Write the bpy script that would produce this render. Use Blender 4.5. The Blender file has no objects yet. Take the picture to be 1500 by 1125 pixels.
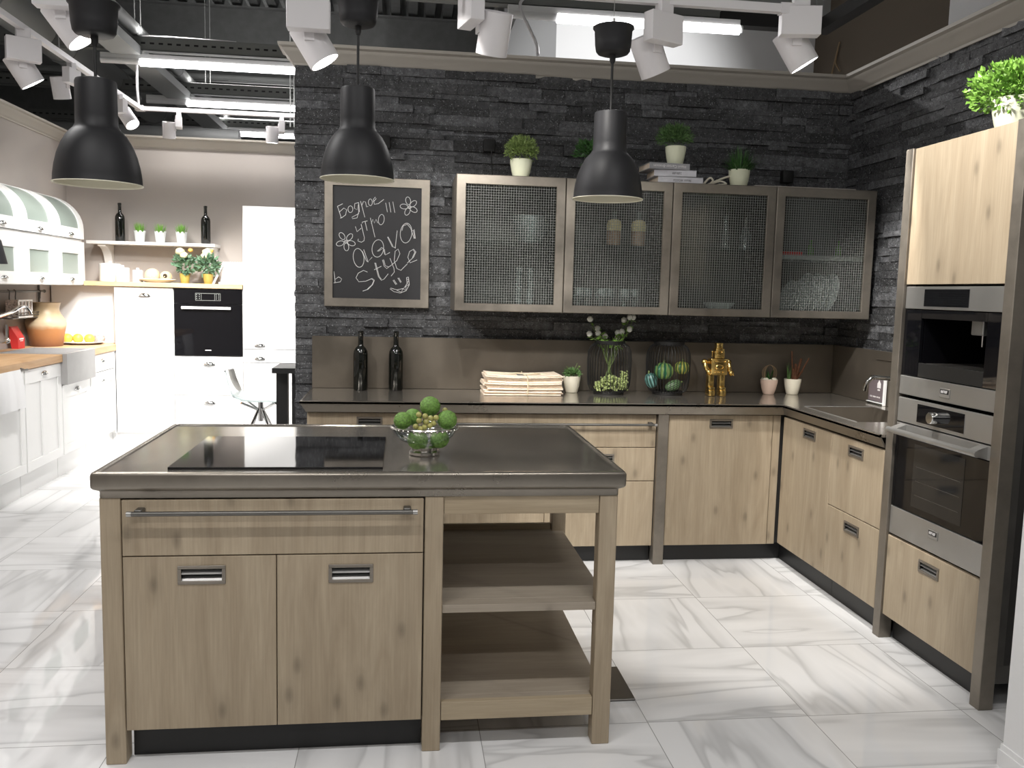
import bpy, bmesh, math, random
from mathutils import Vector, Matrix
sc = bpy.context.scene
COL = sc.collection
R = math.radians
random.seed(7)

# ------------------------------------------------------------------ camera
FPX, PITCH, ROLL, YAW, CAMH = 1263.1176, R(-6.1185), R(1.41902), R(7.34465), 1.49875
_f = Vector((math.sin(YAW)*math.cos(PITCH), math.cos(YAW)*math.cos(PITCH), math.sin(PITCH)))
_r0 = Vector((math.cos(YAW), -math.sin(YAW), 0)); _u0 = _r0.cross(_f)
_r = _r0*math.cos(ROLL) + _u0*math.sin(ROLL)
_u = -_r0*math.sin(ROLL) + _u0*math.cos(ROLL)
cd = bpy.data.cameras.new('camera'); cam = bpy.data.objects.new('camera', cd); COL.objects.link(cam)
cam.matrix_world = Matrix(((_r.x, _u.x, -_f.x, 0), (_r.y, _u.y, -_f.y, 0), (_r.z, _u.z, -_f.z, CAMH), (0, 0, 0, 1)))
cd.sensor_fit = 'HORIZONTAL'; cd.sensor_width = 36; cd.lens = FPX/1500*36; cd.clip_start = 0.05; cd.clip_end = 60
sc.camera = cam
def _ray(u, v): return _f + _r*((u-750)/FPX) - _u*((v-562.5)/FPX)
def atY(u, v, y):
    d = _ray(u, v); t = y/d.y; return Vector((d.x*t, y, CAMH+d.z*t))
def atX(u, v, x):
    d = _ray(u, v); t = x/d.x; return Vector((x, d.y*t, CAMH+d.z*t))
def atZ(u, v, z):
    d = _ray(u, v); t = (z-CAMH)/d.z; return Vector((d.x*t, d.y*t, z))

# ------------------------------------------------------------------ mesh builder
class MB:
    def __init__(s): s.bm = bmesh.new(); s.mi = 0
    def face(s, pts):
        vs = [p if isinstance(p, bmesh.types.BMVert) else s.bm.verts.new(p) for p in pts]
        try:
            f = s.bm.faces.new(vs); f.material_index = s.mi; return f
        except ValueError: return None
    def absorb(s, t, M=None):
        mp = {}
        for v in t.verts: mp[v] = s.bm.verts.new(M @ v.co if M else v.co)
        for f in t.faces: s.face([mp[v] for v in f.verts])
        t.free(); return s
    def box(s, x0, x1, y0, y1, z0, z1, b=0, seg=1, M=None):
        t = bmesh.new(); bmesh.ops.create_cube(t, size=1)
        for v in t.verts:
            v.co = ((x0+x1)/2+v.co.x*(x1-x0), (y0+y1)/2+v.co.y*(y1-y0), (z0+z1)/2+v.co.z*(z1-z0))
        if b > 0: bmesh.ops.bevel(t, geom=list(t.edges), offset=b, segments=seg, affect='EDGES', profile=.5)
        return s.absorb(t, M)
    def lathe(s, prof, c=(0, 0, 0), n=24, M=None, sx=1, sy=1):
        c = Vector(c); rings = []
        for (r, z) in prof:
            if r < 1e-6: rings.append([s.bm.verts.new(tr(M, c+Vector((0, 0, z))))])
            else: rings.append([s.bm.verts.new(tr(M, c+Vector((r*sx*math.cos(2*math.pi*i/n), r*sy*math.sin(2*math.pi*i/n), z)))) for i in range(n)])
        for a, b in zip(rings, rings[1:]):
            for i in range(n):
                j = (i+1) % n
                if len(a) == 1 and len(b) == 1: continue
                if len(a) == 1: s.face([a[0], b[j], b[i]])
                elif len(b) == 1: s.face([a[i], a[j], b[0]])
                else: s.face([a[i], a[j], b[j], b[i]])
        return s
    def tube(s, pts, r, n=8, closed=False, cap=True, flat=1):
        pts = [Vector(p) for p in pts]; N = len(pts); rings = []; nrm = None
        for i, p in enumerate(pts):
            a = pts[(i-1) % N] if (closed or i > 0) else p
            b = pts[(i+1) % N] if (closed or i < N-1) else p
            t = (b-a).normalized() if (b-a).length > 1e-9 else Vector((0, 0, 1))
            if nrm is None: nrm = t.orthogonal().normalized()
            nrm = (nrm - t*nrm.dot(t))
            nrm = nrm.normalized() if nrm.length > 1e-6 else t.orthogonal().normalized()
            bn = t.cross(nrm)
            rr = r[i] if isinstance(r, (list, tuple)) else r
            rings.append([s.bm.verts.new(p+(nrm*math.cos(2*math.pi*k/n)+bn*math.sin(2*math.pi*k/n))*rr) for k in range(n)])
        for i in range(N if closed else N-1):
            a, b = rings[i], rings[(i+1) % N]
            for k in range(n): s.face([a[k], a[(k+1) % n], b[(k+1) % n], b[k]])
        if cap and not closed:
            s.face(rings[0][::-1]); s.face(rings[-1])
        return s
    def prism(s, poly, ax, a0, a1, M=None):
        def P(p, a):
            v = {'x': (a, p[0], p[1]), 'y': (p[0], a, p[1]), 'z': (p[0], p[1], a)}[ax]; return tr(M, Vector(v))
        A = [s.bm.verts.new(P(p, a0)) for p in poly]; B = [s.bm.verts.new(P(p, a1)) for p in poly]
        n = len(poly)
        for i in range(n): s.face([A[i], A[(i+1) % n], B[(i+1) % n], B[i]])
        s.face(A[::-1]); s.face(B); return s
    def sph(s, c, rx, ry=None, rz=None, u=16, v=10, bump=0, M=None):
        ry = ry or rx; rz = rz or rx
        prof = [(math.sin(math.pi*i/v), -math.cos(math.pi*i/v)) for i in range(v+1)]
        c = Vector(c); rings = []
        for k, (r, z) in enumerate(prof):
            m = 1 if k in (0, v) else u
            ring = []
            for i in range(m):
                q = 1+random.uniform(-bump, bump)
                ring.append(s.bm.verts.new(tr(M, c+Vector((rx*q*r*math.cos(2*math.pi*i/u), ry*q*r*math.sin(2*math.pi*i/u), rz*q*z)))))
            rings.append(ring)
        for a, b in zip(rings, rings[1:]):
            for i in range(u):
                j = (i+1) % u
                if len(a) == 1: s.face([a[0], b[j], b[i]])
                elif len(b) == 1: s.face([a[i], a[j], b[0]])
                else: s.face([a[i], a[j], b[j], b[i]])
        return s
    def loft(s, rings, cap0=True, cap1=True):
        vs = [[s.bm.verts.new(p) for p in r] for r in rings]; n = len(vs[0])
        for a, b in zip(vs, vs[1:]):
            for i in range(n): s.face([a[i], a[(i+1) % n], b[(i+1) % n], b[i]])
        if cap0: s.face(vs[0][::-1])
        if cap1: s.face(vs[-1])
        return s
    def mesh(s, name, mats, off, sharp=35, smooth=True):
        bm = s.bm
        bmesh.ops.recalc_face_normals(bm, faces=bm.faces)
        for v in bm.verts: v.co -= off
        if smooth:
            lim = R(sharp)
            for f in bm.faces: f.smooth = True
            for e in bm.edges:
                if len(e.link_faces) == 2:
                    if e.calc_face_angle(0) > lim: e.smooth = False
        me = bpy.data.meshes.new(name); bm.to_mesh(me); bm.free()
        for m in (mats if isinstance(mats, (list, tuple)) else [mats]): me.materials.append(m)
        return me
    def part(s, name, mats, parent, local=False, label=None, sharp=35, smooth=True):
        off = Vector((0, 0, 0)) if local else WL[parent.name]
        o = bpy.data.objects.new(name, s.mesh(name, mats, off, sharp, smooth)); COL.objects.link(o)
        o.parent = parent; WL[o.name] = off.copy()
        if label: o['label'] = label
        return o
    def thing(s, name, mats, label, cat, group=None, kind=None, sharp=35, smooth=True):
        xs = [v.co for v in s.bm.verts]
        lo = [min(c[i] for c in xs) for i in range(3)]; hi = [max(c[i] for c in xs) for i in range(3)]
        loc = Vector(((lo[0]+hi[0])/2, (lo[1]+hi[1])/2, lo[2]))
        o = bpy.data.objects.new(name, s.mesh(name, mats, loc, sharp, smooth)); COL.objects.link(o)
        o.location = loc; WL[o.name] = loc
        tag(o, label, cat, group, kind); return o
def spline(pts, n=5):
    P = [Vector(p) for p in pts]; Q = [P[0]*2-P[1]]+P+[P[-1]*2-P[-2]]; out = []
    for i in range(1, len(Q)-2):
        a, b, c, d = Q[i-1:i+3]
        for k in range(n): t = k/n; out.append(.5*((2*b)+(c-a)*t+(2*a-5*b+4*c-d)*t*t+(3*b-a-3*c+d)*t**3))
    return out+[P[-1]]
def tr(M, v): return M @ v if M else v
WL = {}
def tag(o, label, cat, group=None, kind=None):
    o['label'] = label; o['category'] = cat
    if group: o['group'] = group
    if kind: o['kind'] = kind
def T(name, label, cat, loc, group=None, rz=0):
    o = bpy.data.objects.new(name, None); COL.objects.link(o); o.empty_display_size = .1
    o.location = loc; o.rotation_euler = (0, 0, rz); WL[o.name] = Vector(loc); tag(o, label, cat, group); return o
def dup(root, loc, label, rz=None, scale=None):
    r = root.copy(); COL.objects.link(r); r.location = loc; r['label'] = label; WL[r.name] = Vector(loc)
    if rz is not None: r.rotation_euler = (0, 0, rz)
    if scale: r.scale = scale
    for ch in list(root.children):
        c = ch.copy(); COL.objects.link(c); c.parent = r
        for g in list(ch.children):
            d = g.copy(); COL.objects.link(d); d.parent = c
    return r
def struct(mb, name, mats, label, cat, sharp=35, smooth=True):
    return mb.thing(name, mats, label, cat, kind='structure', sharp=sharp, smooth=smooth)
def text(name, body, size, M, m, parent, font_off=(0, 0)):
    c = bpy.data.curves.new(name, 'FONT'); c.body = body; c.size = size; c.align_x = 'CENTER'; c.align_y = 'CENTER'; c.extrude = .0004
    t = bpy.data.objects.new(name, c); COL.objects.link(t)
    bpy.context.view_layer.update()
    me = bpy.data.meshes.new_from_object(t.evaluated_get(bpy.context.evaluated_depsgraph_get()))
    bpy.data.objects.remove(t); bpy.data.curves.remove(c)
    off = WL[parent.name]
    for v in me.vertices: v.co = (M @ v.co) - off
    me.materials.clear(); me.materials.append(m)
    o = bpy.data.objects.new(name, me); COL.objects.link(o); o.parent = parent; WL[o.name] = off.copy(); return o
def marks(name, words, size, M, m, parent, local=False):
    """a line of print too small to read: letter-sized strokes grouped into words"""
    rnd = random.Random(len(words)*7+len(name)); n = sum(words)+len(words)-1; pit = size*.66; x = -n*pit/2; b = MB()
    for w in words:
        for k in range(w):
            q = lambda x0, x1, y0, y1: b.box(x+x0*size, x+x1*size, y0*size, y1*size, 0, .0004, M=M)
            q(0, .13, -.5, .5); t_ = rnd.randrange(4)
            if t_ in (0, 2): q(.13, .5, .37, .5)
            if t_ in (1, 2): q(.13, .5, -.5, -.37)
            if t_ in (0, 1, 3): q(.13, .46, -.07, .07)
            if t_ in (1, 3): q(.4, .52, -.5, .5)
            x += pit
        x += pit
    return b.part(name, m, parent, local=local, smooth=False)
TXY = Matrix(((1, 0, 0, 0), (0, 0, -1, 0), (0, 1, 0, 0), (0, 0, 0, 1)))      # text facing -Y, reading along +X
TXX = Matrix(((0, 0, -1, 0), (-1, 0, 0, 0), (0, 1, 0, 0), (0, 0, 0, 1)))     # text facing -X, reading along -Y
def tl(p): return Matrix.Translation(Vector(p))

# ------------------------------------------------------------------ materials
class NT:
    def __init__(s, name):
        m = bpy.data.materials.new(name); m.use_nodes = True; s.m = m; s.t = m.node_tree; s.n = s.t.nodes
        s.b = s.n['Principled BSDF']; s.out = s.n['Material Output']
    def add(s, typ, **kw):
        n = s.n.new(typ)
        for k, v in kw.items():
            if k == 'op': n.operation = v
            elif k.startswith('i_'): n.inputs[k[2:].replace('_', ' ')].default_value = v
            else: setattr(n, k, v)
        return n
    def ln(s, a, b): s.t.links.new(a, b)
    def math(s, op, a, b=None, c=None):
        n = s.n.new('ShaderNodeMath'); n.operation = op
        for i, x in enumerate((a, b, c)):
            if x is None: continue
            if isinstance(x, (int, float)): n.inputs[i].default_value = x
            else: s.ln(x, n.inputs[i])
        return n.outputs[0]
    def obj(s): return s.add('ShaderNodeTexCoord').outputs['Object']
    def mapped(s, scale, vec=None, rand=False):
        vec = vec or s.obj()
        if rand:
            oi = s.add('ShaderNodeObjectInfo'); a = s.add('ShaderNodeVectorMath', operation='ADD'); s.ln(vec, a.inputs[0])
            k = s.math('MULTIPLY', oi.outputs['Random'], 13.0); cb = s.add('ShaderNodeCombineXYZ')
            s.ln(k, cb.inputs[0]); s.ln(k, cb.inputs[1]); s.ln(k, cb.inputs[2]); s.ln(cb.outputs[0], a.inputs[1]); vec = a.outputs[0]
        mp = s.add('ShaderNodeMapping'); s.ln(vec, mp.inputs['Vector']); mp.inputs['Scale'].default_value = scale; return mp.outputs[0]
    def noise(s, vec, scale, detail=4, rough=.5, dist=0):
        n = s.add('ShaderNodeTexNoise'); s.ln(vec, n.inputs['Vector'])
        n.inputs['Scale'].default_value = scale; n.inputs['Detail'].default_value = detail; n.inputs['Roughness'].default_value = rough
        n.inputs['Distortion'].default_value = dist; return n.outputs['Fac']
    def ramp(s, fac, stops):
        n = s.add('ShaderNodeValToRGB'); s.ln(fac, n.inputs[0]); cr = n.color_ramp
        while len(cr.elements) < len(stops): cr.elements.new(.5)
        for e, (p, c) in zip(cr.elements, stops):
            e.position = p; e.color = (*c, 1) if isinstance(c, tuple) else (c, c, c, 1)
        return n.outputs[0]
    def mix(s, fac, a, b, typ='MIX'):
        n = s.add('ShaderNodeMix', data_type='RGBA', blend_type=typ)
        for i, x in ((0, fac), (6, a), (7, b)):
            if isinstance(x, (int, float)): n.inputs[i].default_value = x
            elif isinstance(x, tuple): n.inputs[i].default_value = (*x, 1)
            else: s.ln(x, n.inputs[i])
        return n.outputs[2]
    def bump(s, h, strength=.3, dist=.01):
        n = s.add('ShaderNodeBump'); s.ln(h, n.inputs['Height']); n.inputs['Strength'].default_value = strength; n.inputs['Distance'].default_value = dist
        s.ln(n.outputs[0], s.b.inputs['Normal'])
    def set(s, **kw):
        for k, v in kw.items():
            s.b.inputs[k.replace('_', ' ')].default_value = (*v, 1) if isinstance(v, tuple) and len(v) == 3 else v
        return s
def plain(name, col, rough=.5, metal=0, var=0, vs=8, bump=0, bs=60, spec=None, emit=None, es=1):
    t = NT(name); t.set(Base_Color=col, Roughness=rough, Metallic=metal)
    if spec is not None: t.set(Specular_IOR_Level=spec)
    if var:
        n = t.noise(t.mapped((1, 1, 1)), vs, 5, .6)
        a = tuple(max(0, c*(1-var)) for c in col); b = tuple(min(1, c*(1+var)) for c in col)
        t.ln(t.ramp(n, [(.3, a), (.7, b)]), t.b.inputs['Base Color'])
    if bump: t.bump(t.noise(t.mapped((1, 1, 1)), bs, 4, .6), bump, .004)
    if emit: t.set(Emission_Color=emit, Emission_Strength=es)
    return t.m
def wood(name, dark, light, axis='z', rough=.5, sc_=1.0, knots=True):
    t = NT(name); al, ac = .9*sc_, 6.5*sc_
    s1 = {'z': (ac, ac, al), 'x': (al, ac, ac), 'y': (ac, al, ac)}[axis]
    n1 = t.noise(t.mapped(s1, rand=True), 1.5, 5, .6, 1.1)
    s2 = {'z': (170, 170, 5), 'x': (5, 170, 170), 'y': (170, 5, 170)}[axis]
    n2 = t.noise(t.mapped(s2, rand=True), 1.0, 3, .6)
    c = t.ramp(n1, [(.28, dark), (.5, tuple((a+b)/2 for a, b in zip(dark, light))), (.72, light)])
    g = t.ramp(n2, [(.3, .86), (.65, 1.0)])
    c = t.mix(1.0, c, g, 'MULTIPLY')
    if knots:
        s3 = {'z': (5, 5, 2.2), 'x': (2.2, 5, 5), 'y': (5, 2.2, 5)}[axis]
        sx_ = t.add('ShaderNodeSeparateXYZ'); t.ln(t.obj(), sx_.inputs[0]); oi = t.add('ShaderNodeObjectInfo'); q = t.math('MULTIPLY', oi.outputs['Random'], 13.0)
        cb = t.add('ShaderNodeCombineXYZ'); t.ln(t.math('MULTIPLY_ADD', t.math('ADD', sx_.outputs[0], sx_.outputs[1]), 5.2, q), cb.inputs[0]); t.ln(t.math('MULTIPLY_ADD', sx_.outputs[2], 2.6, q), cb.inputs[1])
        v = t.add('ShaderNodeTexVoronoi', voronoi_dimensions='2D'); t.ln(cb.outputs[0], v.inputs['Vector']); v.inputs['Scale'].default_value = 1
        k = t.ramp(v.outputs['Distance'], [(.0, .35), (.045, .55), (.09, .88), (.2, 1.0)])
        c = t.mix(.6, c, k, 'MULTIPLY')
    t.ln(c, t.b.inputs['Base Color']); t.set(Roughness=rough, Specular_IOR_Level=.3)
    t.bump(n2, .12, .001); return t.m
def glass(name, tint=(1, 1, 1), amt=.14, rough=.02, milk=0, fm=.8):
    t = NT(name)
    tr_ = t.add('ShaderNodeBsdfTransparent'); tr_.inputs[0].default_value = (*tint, 1)
    gl = t.add('ShaderNodeBsdfGlossy'); gl.inputs['Roughness'].default_value = rough; gl.inputs[0].default_value = (.9, .95, .95, 1)
    lw = t.add('ShaderNodeLayerWeight'); lw.inputs[0].default_value = .35
    f = t.math('MULTIPLY_ADD', lw.outputs['Fresnel'], fm, amt*.4)
    mx = t.add('ShaderNodeMixShader'); t.ln(f, mx.inputs[0]); t.ln(tr_.outputs[0], mx.inputs[1]); t.ln(gl.outputs[0], mx.inputs[2])
    o = mx.outputs[0]
    if milk:
        df = t.add('ShaderNodeBsdfDiffuse'); df.inputs[0].default_value = (.8, .85, .85, 1); m2 = t.add('ShaderNodeMixShader'); m2.inputs[0].default_value = milk
        t.ln(o, m2.inputs[1]); t.ln(df.outputs[0], m2.inputs[2]); o = m2.outputs[0]
    t.ln(o, t.out.inputs['Surface']); return t.m
def metalm(name, col, rough, metal=.9, var=.2, vs=6, brush=None):
    t = NT(name); t.set(Metallic=metal, Roughness=rough)
    n = t.noise(t.mapped((1, 1, 1)), vs, 6, .65)
    a = tuple(c*(1-var) for c in col); b = tuple(c*(1+var) for c in col)
    t.ln(t.ramp(n, [(.3, a), (.7, b)]), t.b.inputs['Base Color'])
    t.ln(t.ramp(n, [(.3, min(1, rough*.8)), (.7, min(1, rough*1.25))]), t.b.inputs['Roughness'])
    if brush: t.bump(t.noise(t.mapped(brush), 1, 3, .6), .05, .001)
    return t.m

M_ = {}
M_['wood'] = wood('oak_vertical', (.33, .262, .180), (.455, .375, .268), 'z')
M_['woodh'] = wood('oak_horizontal', (.335, .265, .175), (.45, .37, .258), 'x', knots=False)
M_['woody'] = wood('oak_depth', (.30, .235, .16), (.43, .345, .25), 'y', knots=False)
M_['woodd'] = wood('dark_oak', (.12, .09, .065), (.2, .155, .115), 'z', knots=False)
M_['butcher'] = wood('light_beech', (.52, .33, .16), (.72, .5, .28), 'x', knots=False)
M_['beechy'] = wood('light_beech_counter', (.50, .30, .15), (.70, .47, .27), 'y', knots=False)
M_['patina'] = metalm('patinated_steel', (.24, .215, .182), .42, .75, .22, 5)
M_['edge'] = metalm('worktop_edge_steel', (.25, .225, .19), .30, .8, .15, 4)
M_['top'] = metalm('worktop_steel', (.42, .39, .345), .15, .82, .08, 3)
M_['splash'] = metalm('backsplash_steel', (.15, .13, .105), .46, .7, .15, 3)
M_['steel'] = metalm('brushed_steel', (.42, .415, .40), .36, .8, .06, 3, (2, 300, 300))
M_['steeld'] = metalm('dark_steel', (.14, .135, .125), .4, .8, .15, 8)
M_['chrome'] = metalm('chrome', (.75, .75, .74), .12, 1, .03)
M_['silver'] = metalm('polished_silver', (.72, .70, .67), .14, 1, .1, 40)
M_['gold'] = metalm('polished_gold', (.95, .68, .24), .2, 1, .05)
M_['black'] = plain('black_plinth', (.012, .012, .012), .45)
M_['carcass'] = plain('dark_carcass', (.03, .028, .026), .5)
M_['cabin'] = plain('cabinet_interior', (.075, .075, .07), .55, var=.1)
M_['blackgloss'] = plain('black_glass', (.004, .004, .005), .04, spec=.4)
M_['hob'] = plain('hob_glass', (.006, .006, .007), .05, spec=.9)
M_['bottle'] = plain('dark_bottle_glass', (.003, .004, .003), .06, spec=.7)
M_['lamp'] = plain('charcoal_lacquer', (.015, .015, .0165), .5, var=.1, spec=.3)
M_['lampin'] = plain('cream_enamel', (.75, .72, .58), .4)
M_['cord'] = plain('black_cord', (.008, .008, .008), .6)
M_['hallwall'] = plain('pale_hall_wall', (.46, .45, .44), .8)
M_['white'] = plain('white_paint', (.80, .80, .79), .35)
M_['whitem'] = plain('white_powder_coat', (.74, .72, .73), .45)
M_['plate'] = plain('white_porcelain', (.8, .82, .81), .2)
M_['cream'] = plain('cream_glaze', (.80, .82, .62), .35, var=.04)
M_['ivory'] = plain('ivory_glaze', (.74, .70, .58), .35)
M_['pink'] = plain('pale_pink_glaze', (.74, .56, .46), .35)
M_['crown'] = plain('taupe_moulding', (.42, .39, .345), .5)
M_['wallbeige'] = plain('greige_wall', (.42, .382, .352), .8, var=.03, vs=2)
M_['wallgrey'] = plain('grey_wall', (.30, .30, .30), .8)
M_['wallwhite'] = plain('white_wall', (.80, .80, .80), .7)
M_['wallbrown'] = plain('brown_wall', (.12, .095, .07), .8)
M_['dark'] = plain('dark_grey_ceiling', (.23, .235, .23), .8, var=.1)
M_['beam'] = plain('grey_beam_paint', (.36, .37, .36), .6)
M_['pipe'] = plain('grey_duct_paint', (.24, .245, .24), .55)
M_['slate'] = plain('chalkboard_slate', (.011, .011, .013), .6, var=.25, vs=4)
M_['chalk'] = plain('white_chalk', (.62, .62, .62), .9)
M_['glass'] = glass('clear_glass', (.97, .98, .98), .16)
M_['pane'] = glass('patterned_pane', (.90, .92, .91), .03, .08, 0, .35)
M_['glassw'] = glass('lit_glassware', (.95, .97, .97), .35, .1, .13)  # white diffuse mixed into the glass stands in for bright glints
M_['bowlglass'] = glass('silvery_glass', (.80, .81, .80), .35, .06)
M_['frost'] = plain('frosted_glass', (.26, .31, .28), .3)
M_['clearplastic'] = glass('clear_acrylic', (.80, .82, .82), .30, .08)
M_['wire'] = plain('pressed_glass_ribs', (.22, .23, .215), .3)
M_['leafp'] = plain('bushy_leaf', (.26, .36, .11), .5, var=.4, vs=60)
M_['leafd'] = plain('dark_leaf', (.045, .13, .03), .45, var=.4, vs=60)
M_['leafg'] = plain('mid_green_leaf', (.10, .20, .06), .45, var=.4, vs=60)
M_['leafl'] = plain('bright_leaf', (.22, .42, .07), .45, var=.4, vs=40)
M_['grass'] = plain('grass_blade', (.18, .42, .06), .5, var=.3, vs=60)
M_['soil'] = plain('dark_soil', (.03, .02, .012), .9)
M_['fruit'] = plain('bumpy_green_rind', (.16, .31, .06), .55, var=.5, vs=130, bump=1.0, bs=220)
M_['grape'] = plain('pale_grape_skin', (.42, .40, .13), .3, var=.2, vs=20)
M_['flower'] = plain('white_petal', (.85, .87, .83), .7)
M_['berry'] = plain('pale_green_berry', (.42, .50, .20), .6, var=.3, vs=80)
M_['stem'] = plain('green_stem', (.14, .20, .06), .6)
M_['paper'] = plain('newsprint', (.80, .68, .55), .8, var=.12, vs=30)
M_['ink'] = plain('grey_print', (.16, .16, .17), .8)
M_['twig'] = plain('brown_bark', (.17, .07, .035), .8, var=.4, vs=60)
M_['straw'] = plain('dry_straw', (.30, .21, .12), .8)
M_['string'] = plain('pale_string', (.70, .62, .45), .8)
M_['red'] = plain('red_packet_paper', (.55, .03, .03), .5)
M_['orange'] = plain('orange_peel', (.90, .42, .06), .45, bump=.2, bs=200)
M_['twine'] = plain('jute_twine', (.62, .46, .26), .9, var=.2, vs=120, bump=.8, bs=120)
M_['stoneball'] = plain('patterned_ceramic', (.45, .38, .34), .4, var=.7, vs=70)
M_['glow'] = plain('glowing_tube', (1, 1, 1), .5, emit=(1, .98, 1), es=9)
M_['lens'] = plain('glowing_lens', (1, 1, 1), .5, emit=(1, .97, .93), es=14)
M_['sand1'] = plain('yellow_sand', (.60, .50, .28), .7, var=.15, vs=60)
M_['sand2'] = plain('brown_sand', (.36, .24, .17), .7, var=.15, vs=60)
M_['bookgrey'] = plain('silver_book_cover', (.36, .36, .38), .35)
M_['bookwhite'] = plain('white_book_cover', (.66, .66, .70), .45, var=.12, vs=14)
M_['card'] = plain('plum_grey_card', (.16, .13, .14), .3)
M_['acryl'] = plain('white_acrylic_edge', (.85, .85, .85), .3)
M_['greensink'] = plain('grey_composite_sink', (.30, .295, .29), .45, var=.06)
M_['greybadge'] = plain('badge_plate', (.30, .29, .27), .4, .5)
M_['label_w'] = plain('white_print', (.82, .80, .80), .5)
M_['bulbgreen'] = plain('green_glass', (.10, .22, .05), .1)

def gourd_mat(name, a, b, n):
    t = NT(name); o = t.obj(); sp = t.add('ShaderNodeSeparateXYZ'); t.ln(o, sp.inputs[0])
    an = t.math('ARCTAN2', sp.outputs[1], sp.outputs[0])
    w = t.math('SINE', t.math('MULTIPLY_ADD', an, float(n), t.math('MULTIPLY', t.noise(o, 30, 3), 3.0)))
    t.ln(t.ramp(t.math('MULTIPLY_ADD', w, .5, .5), [(.35, a), (.65, b)]), t.b.inputs['Base Color']); t.set(Roughness=.35)
    return t.m
M_['gourd1'] = gourd_mat('striped_gourd_skin', (.03, .16, .08), (.22, .34, .10), 9)
M_['gourd2'] = gourd_mat('yellow_green_gourd_skin', (.06, .16, .06), (.46, .46, .10), 10)
M_['gourd3'] = gourd_mat('teal_gourd_skin', (.02, .06, .05), (.14, .30, .28), 11)
M_['gourd4'] = gourd_mat('netted_gourd_skin', (.015, .04, .02), (.16, .26, .12), 16)
def vase_mat():
    t = NT('banded_terracotta'); sp = t.add('ShaderNodeSeparateXYZ'); t.ln(t.obj(), sp.inputs[0])
    h = t.math('ADD', sp.outputs[2], t.math('MULTIPLY', t.noise(t.obj(), 12, 3), .03))
    t.ln(t.ramp(t.math('MULTIPLY', h, 2.7), [(.0, (.12, .05, .03)), (.3, (.36, .16, .06)), (.42, (.42, .2, .08)), (.52, (.62, .5, .33)), (.75, (.42, .33, .2)), (.95, (.3, .22, .13))]), t.b.inputs['Base Color'])
    t.set(Roughness=.45); return t.m
M_['vase'] = vase_mat()
def stone_mat():
    t = NT('split_face_black_slate')
    g = t.add('ShaderNodeNewGeometry'); o = t.obj()
    n = t.noise(o, 28, 6, .65)
    c = t.ramp(n, [(.3, (.026, .027, .029)), (.58, (.078, .080, .085)), (.8, (.19, .195, .20))])
    k = t.ramp(g.outputs['Random Per Island'], [(0, .45), (.6, 1.0), (1, 1.9)])
    c = t.mix(1.0, c, k, 'MULTIPLY')
    v = t.add('ShaderNodeTexVoronoi'); t.ln(o, v.inputs['Vector']); v.inputs['Scale'].default_value = 210
    sp = t.add('ShaderNodeSeparateColor'); t.ln(v.outputs['Color'], sp.inputs[0])
    c = t.mix(t.ramp(sp.outputs[2], [(.0, 0.0), (.95, 0.0), (.975, 1.0)]), c, (.26, .27, .28)); c2 = t.ramp(t.noise(o, 90, 4, .7), [(.3, .62), (.7, 1.35)])
    c = t.mix(1.0, c, c2, 'MULTIPLY'); t.ln(c, t.b.inputs['Base Color'])
    t.ln(t.ramp(sp.outputs[0], [(.0, .62), (.90, .55), (.93, .16)]), t.b.inputs['Roughness'])
    h = t.math('ADD', t.noise(o, 45, 6, .7), t.math('MULTIPLY', sp.outputs[1], .22))
    t.bump(h, .9, .012); t.set(Specular_IOR_Level=.7); return t.m
M_['stone'] = stone_mat()
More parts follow.
